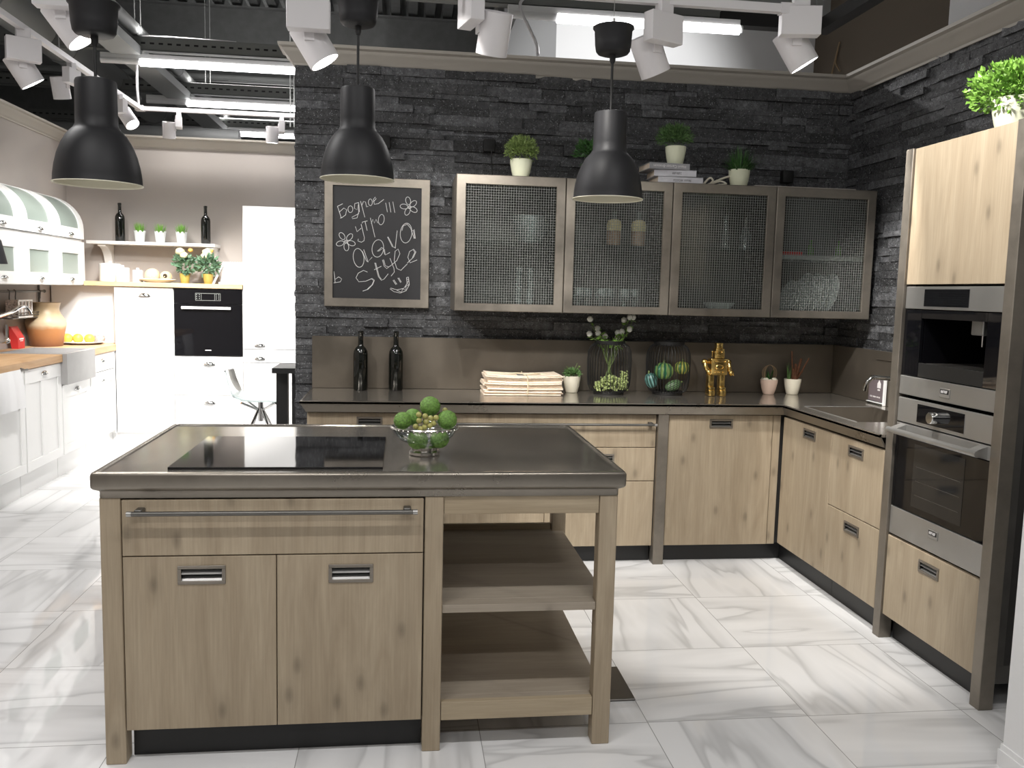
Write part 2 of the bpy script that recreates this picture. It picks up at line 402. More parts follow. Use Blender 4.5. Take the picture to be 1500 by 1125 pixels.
def floor_mat():
    t = NT('veined_marble_tiles'); sp = t.add('ShaderNodeSeparateXYZ'); t.ln(t.add('ShaderNodeNewGeometry').outputs['Position'], sp.inputs[0])
    x = t.math('DIVIDE', t.math('ADD', sp.outputs[0], 8.734-.2), .5965); y = t.math('DIVIDE', t.math('ADD', sp.outputs[1], 9.79-.6), .605)
    x = t.math('DIVIDE', t.math('ADD', sp.outputs[0], -0.874+5.965), .5965); y = t.math('DIVIDE', t.math('ADD', sp.outputs[1], -2.81+6.05), .605)
    ix, iy = t.math('FLOOR', x), t.math('FLOOR', y); fx, fy = t.math('FRACT', x), t.math('FRACT', y)
    cb = t.add('ShaderNodeCombineXYZ'); t.ln(ix, cb.inputs[0]); t.ln(iy, cb.inputs[1])
    wn = t.add('ShaderNodeTexWhiteNoise'); wn.noise_dimensions = '2D'; t.ln(cb.outputs[0], wn.inputs['Vector'])
    rs = t.add('ShaderNodeSeparateColor'); t.ln(wn.outputs['Color'], rs.inputs[0])
    par = t.math('MODULO', t.math('ADD', ix, iy), 2.0)
    a = t.add('ShaderNodeCombineXYZ'); t.ln(fx, a.inputs[0]); t.ln(fy, a.inputs[1])
    b = t.add('ShaderNodeCombineXYZ'); t.ln(fy, b.inputs[0]); t.ln(fx, b.inputs[1])
    mv = t.add('ShaderNodeMix', data_type='VECTOR'); t.ln(par, mv.inputs[0]); t.ln(a.outputs[0], mv.inputs[4]); t.ln(b.outputs[0], mv.inputs[5])
    of = t.add('ShaderNodeCombineXYZ'); t.ln(t.math('MULTIPLY', rs.outputs[0], 9.0), of.inputs[0]); t.ln(t.math('MULTIPLY', rs.outputs[1], 9.0), of.inputs[1])
    ad = t.add('ShaderNodeVectorMath', operation='ADD'); t.ln(mv.outputs[1], ad.inputs[0]); t.ln(of.outputs[0], ad.inputs[1])
    mp = t.add('ShaderNodeMapping'); t.ln(ad.outputs[0], mp.inputs[0]); mp.inputs['Scale'].default_value = (.30, 1.7, 1); mp.inputs['Rotation'].default_value = (0, 0, .22)
    n = t.noise(mp.outputs[0], 1.4, 3, .45, .5)
    c = t.ramp(n, [(.25, .72), (.34, .86), (.44, .83), (.462, .62), (.50, .78), (.58, .87), (.66, .82), (.682, .68), (.70, .85), (.85, .80)])
    d = t.math('MINIMUM', t.math('MINIMUM', fx, t.math('SUBTRACT', 1.0, fx)), t.math('MINIMUM', fy, t.math('SUBTRACT', 1.0, fy)))
    g = t.math('LESS_THAN', d, .0025)
    c = t.mix(g, c, (.36, .36, .35)); t.ln(c, t.b.inputs['Base Color'])
    t.set(Roughness=.035, Specular_IOR_Level=.55); return t.m
M_['floor'] = floor_mat()
def tray_mat():
    t = NT('slotted_galvanised_steel'); sp = t.add('ShaderNodeSeparateXYZ'); t.ln(t.obj(), sp.inputs[0])
    u = t.math('FRACT', t.math('MULTIPLY', t.math('ADD', sp.outputs[0], sp.outputs[1]), 1/.075))
    a = t.math('LESS_THAN', u, .5)
    zz = t.math('ABSOLUTE', t.math('SUBTRACT', sp.outputs[2], .06)); b = t.math('LESS_THAN', zz, .008)
    f = t.math('MULTIPLY', a, b)
    t.ln(t.mix(f, (.20, .205, .195), (.01, .01, .01)), t.b.inputs['Base Color']); t.set(Roughness=.5, Metallic=.3); return t.m
M_['tray'] = tray_mat()
M_['trayd'] = plain('black_cable_tray', (.015, .014, .013), .6)
# ================================================================== SETTING
YW, XW = 5.165, 2.739
m = MB(); m.face([(-7, -5, 0), (9, -5, 0), (9, 15, 0), (-7, 15, 0)])
struct(m, 'floor', M_['floor'], 'glossy white marble tile floor with grey veins', 'floor')
# ledger stone walls: every stone a block of its own length and depth
def stones(mb, L, z0, z1, put, seed):
    rnd = random.Random(seed); z = z0
    while z < z1-.005:
        h = rnd.choice([.028, .036, .044, .044, .05, .06]); h = min(h, z1-z); x = 0
        while x < L-.001:
            w = rnd.uniform(.09, .42); w = min(w, L-x)
            if L-x-w < .06: w = L-x
            d = rnd.choice([.006, .010, .014, .018, .026])+rnd.uniform(0, .006)
            nx = max(1, int(w/.05)); nz = 1
            top = []; 
            g = [[None]*(nz+2) for _ in range(nx+2)]
            xs = [x+.0008]+[x+w*(i+.5)/(nx+0.0) if False else x+.0008+(w-.0016)*i/nx for i in range(1, nx)]+[x+w-.0008]
            fr = []
            for zz in (z+.0008, z+h*.5, z+h-.0008):
                fr.append([mb.bm.verts.new(put(xx, d+rnd.uniform(-.004, .004), zz)) for xx in xs])
            bk = [[mb.bm.verts.new(put(xx, -.01, zz)) for xx in xs] for zz in (z+.0008, z+h-.0008)]
            for a, b in zip(fr, fr[1:]):
                for i in range(len(xs)-1): mb.face([a[i], a[i+1], b[i+1], b[i]])
            for i in range(len(xs)-1):
                mb.face([bk[0][i], bk[0][i+1], fr[0][i+1], fr[0][i]]); mb.face([fr[2][i], fr[2][i+1], bk[1][i+1], bk[1][i]])
            mb.face([bk[0][0], fr[0][0], fr[1][0], fr[2][0], bk[1][0]]); mb.face([bk[0][-1], bk[1][-1], fr[2][-1], fr[1][-1], fr[0][-1]])
            x += w
        z += h
m = MB(); m.box(-.615, XW+.12, YW+.02, YW+.14, 0, 2.85)
stones(m, XW+.619, 0, 2.76, lambda a, d, z: (-.619+a, YW+.008-d, z), 11)
stones(m, .13, 0, 2.76, lambda a, d, z: (-.607-d*.6, YW+.008+a, z), 12)
struct(m, 'wall_back', M_['stone'], 'black split-face stone wall behind the kitchen counter', 'wall', sharp=25)
m = MB(); m.box(XW+.02, XW+.14, 2.3, YW, 0, 2.85)
stones(m, YW-2.3, 0, 2.76, lambda a, d, z: (XW+.008-d, 2.3+a, z), 21)
struct(m, 'wall_right', M_['stone'], 'black split-face stone side wall behind the tall oven cabinet', 'wall', sharp=25)
m = MB(); m.box(-3.26, -3.14, -3, 8.82, 0, 2.80); struct(m, 'wall_left', M_['wallbeige'], 'greige side wall of the white kitchen', 'wall')
m = MB(); m.box(-3.14, 1.0, 8.70, 8.82, 0, 2.80); struct(m, 'wall_far', M_['wallbeige'], 'greige end wall of the white kitchen', 'wall')
# white partition end at the right edge, with its skirting
m = MB(); m.box(1.955, 3.2, 2.22, 2.44, 0, 2.75); m.box(1.945, 3.2, 2.21, 2.45, 0, .055); m.box(1.95, 3.2, 2.215, 2.445, .055, .075)
struct(m, 'wall_front', M_['wallwhite'], 'white partition wall end at the right edge', 'wall')
# crown mouldings
CR = [(0, 2.745), (.008, 2.745), (.010, 2.757), (.020, 2.765), (.024, 2.772), (.052, 2.805), (.062, 2.815), (.064, 2.826), (.084, 2.834), (.086, 2.85), (0, 2.85)]
m = MB()
m.loft([[(p0-o*sx, YW+.01-o, z) if True else 0 for (o, z) in CR] for (p0, sx) in ((-.619, 1), (XW-.012, 1))], True, True)
m.loft([[(-.619-o, YW+.01-o, z) for (o, z) in CR], [(-.619-o, YW+.15, z) for (o, z) in CR]])
struct(m, 'trim_1', M_['crown'], 'taupe crown moulding above the black back wall', 'moulding')
m = MB(); m.loft([[(XW-.012-o, YW+.01-o, z) for (o, z) in CR], [(XW-.012-o, 2.3, z) for (o, z) in CR]])
struct(m, 'trim_2', M_['crown'], 'taupe crown moulding above the black side wall', 'moulding')
m = MB(); m.loft([[(-3.14+o, -3, z+.015) for (o, z) in CR], [(-3.14+o, 8.70-o, z+.015) for (o, z) in CR]])
struct(m, 'trim_3', M_['crown'], 'taupe crown moulding above the greige left wall', 'moulding')
m = MB(); m.loft([[(-3.14+o, 8.70-o, z+.015) for (o, z) in CR], [(1.0, 8.70-o, z+.015) for (o, z) in CR]])
struct(m, 'trim_4', M_['crown'], 'taupe crown moulding above the greige end wall', 'moulding')
# the hall beyond and above
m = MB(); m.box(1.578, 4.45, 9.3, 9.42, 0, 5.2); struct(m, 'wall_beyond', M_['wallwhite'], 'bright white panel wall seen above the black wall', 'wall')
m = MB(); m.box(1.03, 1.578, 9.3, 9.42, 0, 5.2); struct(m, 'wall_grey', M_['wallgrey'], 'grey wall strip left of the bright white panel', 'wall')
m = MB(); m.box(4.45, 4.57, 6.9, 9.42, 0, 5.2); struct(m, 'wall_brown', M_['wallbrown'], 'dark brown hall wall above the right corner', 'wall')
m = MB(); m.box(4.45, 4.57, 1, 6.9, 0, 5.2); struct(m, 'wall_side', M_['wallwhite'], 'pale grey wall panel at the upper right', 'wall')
m = MB(); m.box(2.60, 3.3, 2.46, 3.25, 2.851, 2.95); struct(m, 'trim_5', M_['crown'], 'cream soffit corner above the side wall moulding', 'soffit')
m = MB(); m.box(-7, 9, 14.9, 15, 0, 5.3); struct(m, 'wall_rear', M_['dark'], 'dark end wall of the hall far beyond', 'wall')
m = MB(); m.box(-7, 9, -5, -4.9, 0, 5.3); struct(m, 'wall_behind', M_['hallwall'], 'grey hall wall behind the viewer', 'wall')
m = MB(); m.box(-7.1, -7, -5, 15, 0, 5.3); struct(m, 'wall_outer', M_['wallgrey'], 'grey outer hall wall on the far left', 'wall')
m = MB(); m.box(9, 9.1, -5, 15, 0, 5.3); struct(m, 'wall_outer_right', M_['wallgrey'], 'grey outer hall wall on the far right', 'wall')
# corrugated deck
m = MB(); pr = []
x = -7.0
while x < 9:
    pr += [(x, 5.0), (x+.11, 5.0), (x+.135, 5.09), (x+.195, 5.09)]; x += .22
pr += [(9, 5.0), (9, 5.2), (-7, 5.2)]
m.prism(pr, 'y', -5, 15)
struct(m, 'ceiling', M_['dark'], 'dark corrugated steel deck ceiling', 'ceiling')
def beam(n, y, z0, z1, lab, x0=-7, x1=9, fl=.09, mt='dark'):
    m = MB(); m.box(x0, x1, y-.012, y+.012, z0, z1); m.box(x0, x1, y-fl, y+fl, z0, z0+.02); m.box(x0, x1, y-fl, y+fl, z1-.02, z1)
    return struct(m, n, M_[mt], lab, 'beam')
beam('beam_1', 11.6, 4.05, 4.95, 'deep dark steel beam across the ceiling behind the tubes')
beam('beam_2', 9.0, 4.37, 4.95, 'grey steel beam crossing nearest the top of the frame', fl=.05, mt='beam')
beam('beam_3', 13.4, 3.75, 4.3, 'farthest grey steel beam over the white kitchen', mt='dark')
def bar(n, mt, label, cat, x0, x1, y0, y1, z0, z1, group=None, b=0):
    m = MB(); m.box(x0, x1, y0, y1, z0, z1, b); return m.thing(n, M_[mt], label, cat, group)
def pipe(n, x, z, r, y0, y1, label, mt='pipe'):
    m = MB(); m.tube([(x, y0, z), (x, y1, z)], r, 20)
    for k in range(int((y1-y0)/1.5)):
        m.tube([(x, y0+.7+k*1.5, z), (x, y0+.76+k*1.5, z)], r*1.06, 20)
    return m.thing(n, M_[mt], label, 'pipe')
p = atY(40, 30, 8.0); pipe('duct_pipe', p.x, p.z, .16, 3.5, 14, 'thick grey duct pipe running back at the upper left corner')
p = atY(185, 30, 8.0); pipe('duct_pipe', p.x, p.z, .055, 4.5, 14, 'thin grey duct pipe running back between the tubes')
p = atY(175, 66, 8.0); m = MB(); m.box(p.x-.12, p.x+.12, 5, 14, p.z-.03, p.z+.05)
struct(m, 'beam_4', M_['beam'], 'flat grey joist running back beside the thin duct pipe', 'beam')
m = MB(); m.tube([(-7, 10.6, 3.2), (-1.9, 10.6, 3.2)], .09, 16); m.thing('duct_pipe', M_['pipe'], 'low grey pipe crossing behind the left crown moulding', 'pipe')
for k, (px, py) in enumerate([(300, 107), (300, 38)]):
    pass
m = MB(); p = atY(300, 112, 11.0); m.tube([(-7, 11.0, p.z), (0.2, 11.0, p.z)], .035, 12); m.thing('conduit_pipe', M_['beam'], 'slim grey conduit crossing below the first glowing tube', 'pipe')
# cable trays
def tray(x0, x1, y, z, label, mt='tray'):
    m = MB()
    m.box(x0, x1, y-.05, y-.046, z, z+.11); m.box(x0, x1, y+.046, y+.05, z, z+.11); m.box(x0, x1, y-.05, y+.05, z, z+.004)
    m.box(x0, x1, y-.056, y-.046, z+.106, z+.112)
    return m.thing('cable_tray', M_[mt], label, 'cable tray')
tray(-5.0, -.3, 8.25, 3.53, 'slotted cable tray above the first left tube')
tray(-5.0, -.3, 10.05, 3.55, 'slotted cable tray above the middle left tube')
tray(-5.0, -.3, 12.05, 3.56, 'slotted cable tray above the farthest left tube')
tray(.0, 2.25, 6.29, 3.50, 'grey cable tray above the right tube')
m = MB(); m.box(2.26, 3.12, 6.24, 6.34, 3.46, 3.55); m.box(3.02, 3.12, 3.4, 6.24, 3.46, 3.55)
m.thing('cable_tray', M_['trayd'], 'black angled cable tray at the upper right', 'cable tray')
m = MB(); p = atY(738, 20, 6.6)
m.box(p.x-.07, p.x-.066, 6.36, 10.5, 3.46, 3.57); m.box(p.x+.066, p.x+.07, 6.36, 10.5, 3.46, 3.57); m.box(p.x-.07, p.x+.07, 6.36, 10.5, 3.46, 3.464)
m.thing('cable_tray', M_['tray'], 'slotted cable tray running back left of the right tube', 'cable tray')
# fluorescent tubes (lamps of the hall)
def lamp_area(name, loc, sx, sy, power, col=(1, .98, .97), rot=(0, 0, 0)):
    l = bpy.data.lights.new(name, 'AREA'); l.shape = 'RECTANGLE'; l.size = sx; l.size_y = sy; l.energy = power; l.color = col
    o = bpy.data.objects.new(name, l); COL.objects.link(o); o.location = loc; o.rotation_euler = rot; return o
def tube_light(x0, x1, y, z, dead, label, group=None):
    t = T('fluorescent_light', label, 'lamp', ((x0+x1)/2, y, z-.03))
    m = MB(); m.tube([(x0-dead, y, z), (x1+.02, y, z)], .028, 12); m.box(x0-dead, x1, y-.02, y+.02, z+.02, z+.06); m.part('housing', M_['white'], t)
    m = MB(); m.tube([(x0, y, z-.006), (x1, y, z-.006)], .034, 14); m.part('tube', M_['glow'], t); return t
tube_light(-2.31, -.86, 8.2, 3.43, .33, 'first glowing ceiling tube over the white kitchen')
tube_light(-2.34, -.90, 10.0, 3.45, .42, 'second glowing ceiling tube behind the white track')
tube_light(-2.42, -.98, 12.0, 3.48, .45, 'farthest and smallest glowing ceiling tube')
tube_light(1.06, 2.40, 6.24, 3.43, .35, 'glowing ceiling tube above the black back wall')
for (x, y, e) in ((-1.6, 8.2, 16), (-1.6, 10, 12), (1.7, 6.24, 26)):
    lamp_area('tube_glow', (x, y, 3.38), 1.4, .06, e)

# ---- track lights
def spot_model(loc, yaw, a, label, group, s=1.0, mirror=1):
    t = T('track_spotlight', label, 'spotlight', loc, group, yaw)
    m = MB(); m.box(-.035*s, .035*s, -.022*s, .022*s, .06*s, .115*s, .003); m.part('adapter', M_['whitem'], t, local=True)
    m = MB(); m.box(-.085*s, .085*s, -.03*s, .03*s, -.06*s, .06*s, .002); m.part('driver_box', M_['whitem'], t, local=True)
    yy = mirror*.1*s; ax = Vector((math.sin(a), 0, -math.cos(a))); c = Vector((0.012*s, yy, -.085*s))
    rot = Vector((0, 0, -1)).rotation_difference(ax).to_matrix().to_4x4(); MM = Matrix.Translation(c) @ rot
    m = MB(); r, L = .066*s, .085*s
    m.lathe([(0, L-.01), (r-.006, L-.01), (r-.003, L), (r, L-.002), (r, -L), (r-.005, -L), (r-.006, -L+.006)], n=28, M=MM)
    m.part('barrel', M_['whitem'], t, local=True)
    m = MB()
    for k in range(-3, 4):
        w = math.sqrt(max(0, (r-.012)**2-(k*.014*s)**2)); m.box(k*.014*s-.003*s, k*.014*s+.003*s, -w, w, L-.012, L-.008, M=MM)
    m.part('vent_slots', M_['black'], t, local=True)
    m = MB(); m.lathe([(0, -L+.002), (r-.005, -L+.002)], n=28, M=MM); m.part('lens', M_['lens'], t, local=True)
    m = MB(); m.box(-.02*s, .02*s, min(.028*mirror*s, (.036)*mirror*s), max(.028*mirror*s, .04*mirror*s), -.09*s, .03*s); m.part('pivot', M_['whitem'], t, local=True)
    return t, MM @ Vector((0, 0, -L-.015)), ax
def spot_lamp(name, loc, aim, power, ang=60, blend=.4, col=(1, .965, .92), r=.05):
    l = bpy.data.lights.new(name, 'SPOT'); l.energy = power; l.spot_size = R(ang); l.spot_blend = blend; l.color = col; l.shadow_soft_size = r
    o = bpy.data.objects.new(name, l); COL.objects.link(o); o.location = loc
    o.rotation_euler = (Vector(aim)-Vector(loc)).to_track_quat('-Z', 'Y').to_euler(); return o
def track_spot(px, py, y, yaw, a, label, group, power, ang=70, s=1.0, mirror=1, aim=None):
    loc = atY(px, py, y) if py is not None else px
    t, lp, ax = spot_model(loc, R(yaw), R(a), label, group, s, mirror)
    rz = Matrix.Rotation(R(yaw), 4, 'Z'); L = Vector(loc)+rz @ lp; D = rz @ ax
    if power: spot_lamp('spot_beam', L, aim if aim else L+D, power, ang)
    return t
G1 = 'white track spotlights over the dark kitchen'
track_spot(452, 22, 3.7, 0, 32, 'white track spotlight with glowing lens just left of the middle pendant', G1, 22, 80)
track_spot(690, 14, 3.7, -75, -22, 'white track spotlight with vented barrel between the middle and right pendants', G1, 40, 60, aim=(.1, 5.1, 1.5))
track_spot(972, 42, 3.7, 24, 28, 'white track spotlight hanging right of the right pendant canopy', G1, 20, 70, aim=(1.3, 4.9, 1.2))
track_spot(1172, 32, 3.7, -10, 32, 'rightmost white track spotlight with a glowing lens', G1, 170, 76, aim=(2.72, 4.0, 1.35))
track_spot(84, -12, 3.7, 4, 36, 'white track spotlight with a bright lens left of the left pendant canopy', G1, 12, 70)
m = MB(); m.box(-1.95, 1.60, 3.684, 3.716, 2.722, 2.757); m.box(1.60, 1.66, 3.68, 3.72, 2.717, 2.762)
m.thing('lighting_track', M_['whitem'], 'white lighting track above the right pendant', 'track')
# left room track: runs back along Y then across
m = MB(); m.box(-2.385, -2.345, .5, 8.376, 3.04, 3.075); m.box(-2.345, -.2, 8.336, 8.376, 3.04, 3.075); m.box(-2.40, -2.33, 8.32, 8.39, 3.035, 3.08)
m.thing('lighting_track', M_['whitem'], 'white lighting track bending across the white kitchen', 'track')
G2 = 'white track spotlights over the white kitchen'
track_spot((-2.365, 5.92, 2.925), None, 0, 30, 32, 'large white box spotlight nearest on the left track', G2, 40, 90, 1.15, 1, aim=(-2.6, 7.6, .8))
track_spot((-2.365, 6.72, 2.95), None, 0, 80, 16, 'white vented spotlight just left of the left pendant neck', G2, 50, 80, .9, 1, aim=(-2.5, 8.1, .8))
track_spot((-2.365, 7.75, 2.95), None, 0, -30, 40, 'white spotlight with lit barrel just right of the left pendant neck', G2, 60, 80, .9, 1, aim=(-1.9, 8.2, .9))
track_spot((-2.03, 8.355, 2.95), None, 0, 100, 14, 'white vented spotlight on the cross track', G2, 0, 80, .85, 1)
track_spot((-1.12, 8.355, 2.95), None, 0, 100, 6, 'white spotlight beside the black wall edge', G2, 0, 80, .85, 1)
def wire(name, pts, r, mt, label, cat='cable', group=None):
    m = MB(); m.tube(spline(pts) if len(pts) > 2 else pts, r, 6); return m.thing(name, M_[mt], label, cat, group)
wire('suspension_wire', [(-2.365, 6.5, 3.07), (-2.365, 6.5, 5.0)], .004, 'beam', 'thin suspension wire above the nearest left spotlight')
wire('power_cable', [(-2.36, 8.3, 3.07), (-2.37, 8.3, 3.3), (-2.33, 8.25, 3.6), (-2.2, 8.25, 3.66), (-1.5, 8.25, 3.65)], .012, 'whitem', 'pale power cable dropping from the tray to the track corner')
wire('power_cable', [(-3.02, 9.5, 2.75), (-3.04, 9.5, 3.0), (-2.98, 9.6, 3.3), (-2.8, 9.9, 3.45)], .03, 'pipe', 'thick grey cable bundle behind the left crown moulding')
a = atY(788, 80, 5.6); b = atY(762, 5, 6.2)
wire('power_cable', [a, atY(786, 65, 5.7), atY(775, 40, 5.9), atY(766, 22, 6.1), b, atY(772, -6, 6.24)], .011, 'whitem', 'white power cable hanging down onto the back wall moulding')
for (px, y, z, lab) in ((197, 8.3, 3.64, 'hanger rods above the first left cable tray'), (300, 10.1, 3.66, 'hanger rods above the middle left cable tray'), (40, 8.3, 3.64, 'hanger rods left of the left pendant canopy'), (1195, 6.29, 3.61, 'hanger rods right of the rightmost spotlight')):
    x = atY(px, 30, y).x; m = MB()
    for dx in (0, .05): m.tube([(x+dx, y, z), (x+dx, y, 5.0)], .005, 6)
    m.thing('hanger_rod', M_['beam'], lab, 'rod')
for (px, lab) in ((425, 'pair of hanger rods left of the stone wall top'),):
    m = MB()
    for dx in (0, .035): m.tube([(atY(px, 30, 8.6).x+dx, 8.6, 3.0), (atY(px, 30, 8.6).x+dx, 8.6, 5.0)], .006, 6)
    m.thing('hanger_rod', M_['beam'], lab, 'rod')
a = atX(1230, 50, 4.44); wire('loose_wire', [(4.43, 9.0, 3.46), atX(1229, 65, 4.43), atX(1224, 90, 4.42), atX(1230, 104, 4.42)], .008, 'straw', 'thin loose red wire hanging on the brown wall')
# ================================================================== CABINET FRONTS
def front(parent, name, x0, x1, z0, z1, face, orient='Y', pull=None, mt='wood', t=.022, label=None):
    """a front panel: x0..x1 along the run, z0..z1, outer face at `face`; orient 'Y' faces -Y, 'X' faces -X (x is then the world Y)"""
    if orient == 'X': x0, x1 = -x1, -x0
    MM = Matrix.Translation((0, face, 0)) if orient == 'Y' else Matrix(((0, 1, 0, face), (-1, 0, 0, 0), (0, 0, 1, 0), (0, 0, 0, 1)))
    m = MB()
    if pull:
        cx, cz, w, h = pull; cx = -cx if orient == 'X' else cx
        a0, a1, b0, b1 = cx-w/2+.004, cx+w/2-.004, cz-h/2+.004, cz+h/2-.004
        # one panel with a real opening: outer and inner rings, front and back
        def ring(y, ins=0): return [MM @ Vector(p) for p in ((x0+ins, y, z0+ins), (x1-ins, y, z0+ins), (x1-ins, y, z1-ins), (x0+ins, y, z1-ins))]
        def hole(y): return [MM @ Vector(p) for p in ((a0, y, b0), (a1, y, b0), (a1, y, b1), (a0, y, b1))]
        m.loft([hole(t), ring(t), ring(.0015), ring(0, .0015), hole(0)], False, False)
        vs = list(m.bm.verts); A, B = vs[0:4], vs[-4:]
        for i in range(4): m.face([A[i], A[(i+1) % 4], B[(i+1) % 4], B[i]])
    else: m.box(x0, x1, 0, t, z0, z1, .0015, M=MM)
    d = m.part(name, M_[mt], parent, label=label)
    if pull:
        p = MB(); X0, X1, Z0, Z1, b = cx-w/2, cx+w/2, cz-h/2, cz+h/2, .0105
        p.box(X0, X1, -.004, .001, Z1-b, Z1, .001, M=MM); p.box(X0, X1, -.004, .001, Z0, Z0+b, .001, M=MM)
        p.box(X0, X0+b, -.004, .001, Z0+b, Z1-b, M=MM); p.box(X1-b, X1, -.004, .001, Z0+b, Z1-b, M=MM)
        p.mi = 2
        q = [(X0+b, Z0+b), (X1-b, Z0+b), (X1-b, Z1-b), (X0+b, Z1-b)]
        p.loft([[MM @ Vector((a, -.001, c)) for a, c in q], [MM @ Vector((a, .021, c)) for a, c in q]], False, True)
        p.mi = 1; hh = h-2*b
        p.prism([(.019, Z1-b), (-.002, Z1-b-hh*.44), (.0015, Z1-b-hh*.5), (.021, Z1-b-.003)], 'x', X0+b, X1-b, M=MM)
        p.prism([(.0, Z0+b), (.006, Z0+b+hh*.16), (.012, Z0+b+hh*.16), (.018, Z0+b+hh*.3), (.02, Z0+b)], 'x', X0+b, X1-b, M=MM)
        p.part('pull', [M_['patina'], M_['steel'], M_['black']], d)
    return d
def barhandle(parent, x0, x1, y, z, wall, r=.0075):
    m = MB(); m.tube([(x0, y, z), (x1, y, z)], r, 12)
    m.mi = 1; m.tube([(x0-.002, y, z), (x0+.012, y, z)], r*1.12, 12); m.tube([(x1-.012, y, z), (x1+.002, y, z)], r*1.12, 12)
    m.mi = 0
    for x in (x0+.03, x1-.03): m.box(x-.012, x+.012, y, wall, z-.004, z+.012, .003)
    return m.part('bar_handle', [M_['steeld'], M_['steel']], parent)

# ================================================================== ISLAND
isl = T('kitchen_island', 'oak kitchen island with steel top, two doors and open shelves', 'kitchen island', (-.1, 3.14, 0))
def rect(o, z, x0=-.92, x1=.724, y0=2.656, y1=3.62, cr=.012):
    x0 -= o; x1 += o; y0 -= o; y1 += o; c = cr; P = []
    for (cx, cy, a0) in ((x0+c, y0+c, 180), (x1-c, y0+c, 270), (x1-c, y1-c, 0), (x0+c, y1-c, 90)):
        for k in range(4): a = R(a0+k*30); P.append((cx+c*math.cos(a), cy+c*math.sin(a), z))
    return P
m = MB()
m.loft([rect(o, z) for o, z in ((-.10, .850), (-.020, .850), (-.020, .868), (-.018, .872), (-.012, .875), (-.005, .879), (-.001, .884), (0, .890), (0, .920), (-.001, .925), (-.004, .929), (-.009, .931))], True, False); m.mi = 1
m.loft([rect(o, z) for o, z in ((-.009, .931), (-.018, .931), (-.021, .929), (-.024, .926))], False, True)
m.part('worktop', [M_['edge'], M_['top']], isl)
LEG = [(-.90, -.839, 2.679), (.078, .137, 2.679), (.643, .702, 2.679), (-.90, -.839, 3.54), (.078, .137, 3.54), (.643, .702, 3.54)]
for (a, b, y) in LEG:
    m = MB(); m.box(a, b, y, y+.06, 0, .850, .0025); m.part('leg', M_['wood'], isl)
m = MB(); m.box(-.838, .0765, 2.70, 3.575, .113, .849); m.part('carcass', M_['woodd'], isl)
m = MB(); m.box(.0772, .082, 2.74, 3.54, .10, .849); m.part('side_panel', M_['wood'], isl)
m = MB(); m.box(-.832, .0755, 2.735, 2.75, .0, .112); m.part('plinth', M_['black'], isl)
d = front(isl, 'drawer', -.834, .0735, .671, .844, 2.672, mt='woodh' if False else 'wood'); barhandle(d, -.806, .052, 2.634, .811, 2.672)
front(isl, 'door', -.834, -.3805, .114, .667, 2.672, pull=(-.603, .609, .142, .059))
front(isl, 'door', -.3775, .0735, .114, .667, 2.672, pull=(-.151, .606, .138, .059))
def shelf(z0, z1):
    m = MB(); m.box(.083, .69, 2.742, 3.538, z0, z1, .001); m.box(.138, .642, 2.688, 2.742, z0, z1, .001); m.box(.138, .642, 3.538, 3.56, z0, z1)
    return m.part('shelf', M_['woodx'], isl)
M_['woodx'] = wood('oak_shelf', (.30, .255, .20), (.42, .365, .295), 'x', sc_=.6)
shelf(.463, .489); shelf(.138, .160)
m = MB(); m.box(.139, .641, 2.684, 2.708, .102, .163, .001); m.part('rail', M_['woodh'], isl)
m = MB(); m.box(.139, .641, 2.684, 2.708, .790, .849, .001); m.part('rail', M_['woodh'], isl)
m = MB(); m.box(.139, .641, 3.565, 3.585, .790, .849, .001); m.part('rail', M_['woodh'], isl)
m = MB(); m.box(.139, .641, 3.562, 3.578, .463, .515, .001); m.part('rail', M_['woodh'], isl)
m = MB(); m.box(-.714, -.056, 2.730, 3.300, .9255, .9335, .001)
hb = m.thing('induction_hob', M_['hob'], 'black glass induction hob set in the island top', 'hob')
m = MB(); m.box(.52, .874, 2.97, 3.25, 0, .008, .002); m.thing('floor_plate', M_['steeld'], 'dark flat floor plate beside the island leg', 'floor plate')

# ---- fruit bowl
BC = Vector((.082, 2.985, .926))
t = T('fruit_bowl', 'ribbed glass fruit bowl with silver rim and foot on the island', 'bowl', BC)
m = MB(); m.lathe([(.050, 0), (.054, .003), (.054, .012), (.046, .018), (.048, .024), (.052, .029), (.044, .036), (.0, .037)], BC, 32); m.part('foot', M_['silver'], t)
m = MB(); m.lathe([(.03, .037), (.058, .041), (.082, .051), (.099, .067), (.108, .083), (.112, .097)], BC, 48); m.part('bowl_body', M_['bowlglass'], t)
m = MB(); m.tube([BC+Vector((.112*math.cos(a), .112*math.sin(a), .098)) for a in [2*math.pi*k/48 for k in range(48)]], .0042, 8, closed=True)
for k in range(36):
    a = 2*math.pi*k/36; m.sph(BC+Vector((.1145*math.cos(a), .1145*math.sin(a), .094)), .0045, u=8, v=6)
m.part('rim', M_['silver'], t)
def fruit(px, py, y, r, label):
    c = atY(px, py, y); m = MB(); m.sph(c, r, r, r*.95, 28, 18, .03); return m.thing('green_fruit', M_['fruit'], label, 'fruit', 'bumpy green fruits in the silver bowl', sharp=80)
fruit(630, 595, 2.99, .0355, 'bumpy green fruit topmost in the bowl')
fruit(605, 611, 3.02, .031, 'bumpy green fruit half hidden behind the grapes at the left')
fruit(590, 616, 2.965, .031, 'bumpy green fruit leftmost at the bowl rim')
fruit(655, 615, 2.96, .0345, 'bumpy green fruit rightmost at the bowl rim')
fruit(612, 644, 2.955, .036, 'bumpy green fruit lower left seen through the bowl')
fruit(644, 643, 2.96, .033, 'bumpy green fruit lower right seen through the bowl')
g = T('grape_bunch', 'bunch of pale yellow grapes in the middle of the fruit bowl', 'grapes', atY(622, 625, 2.93))
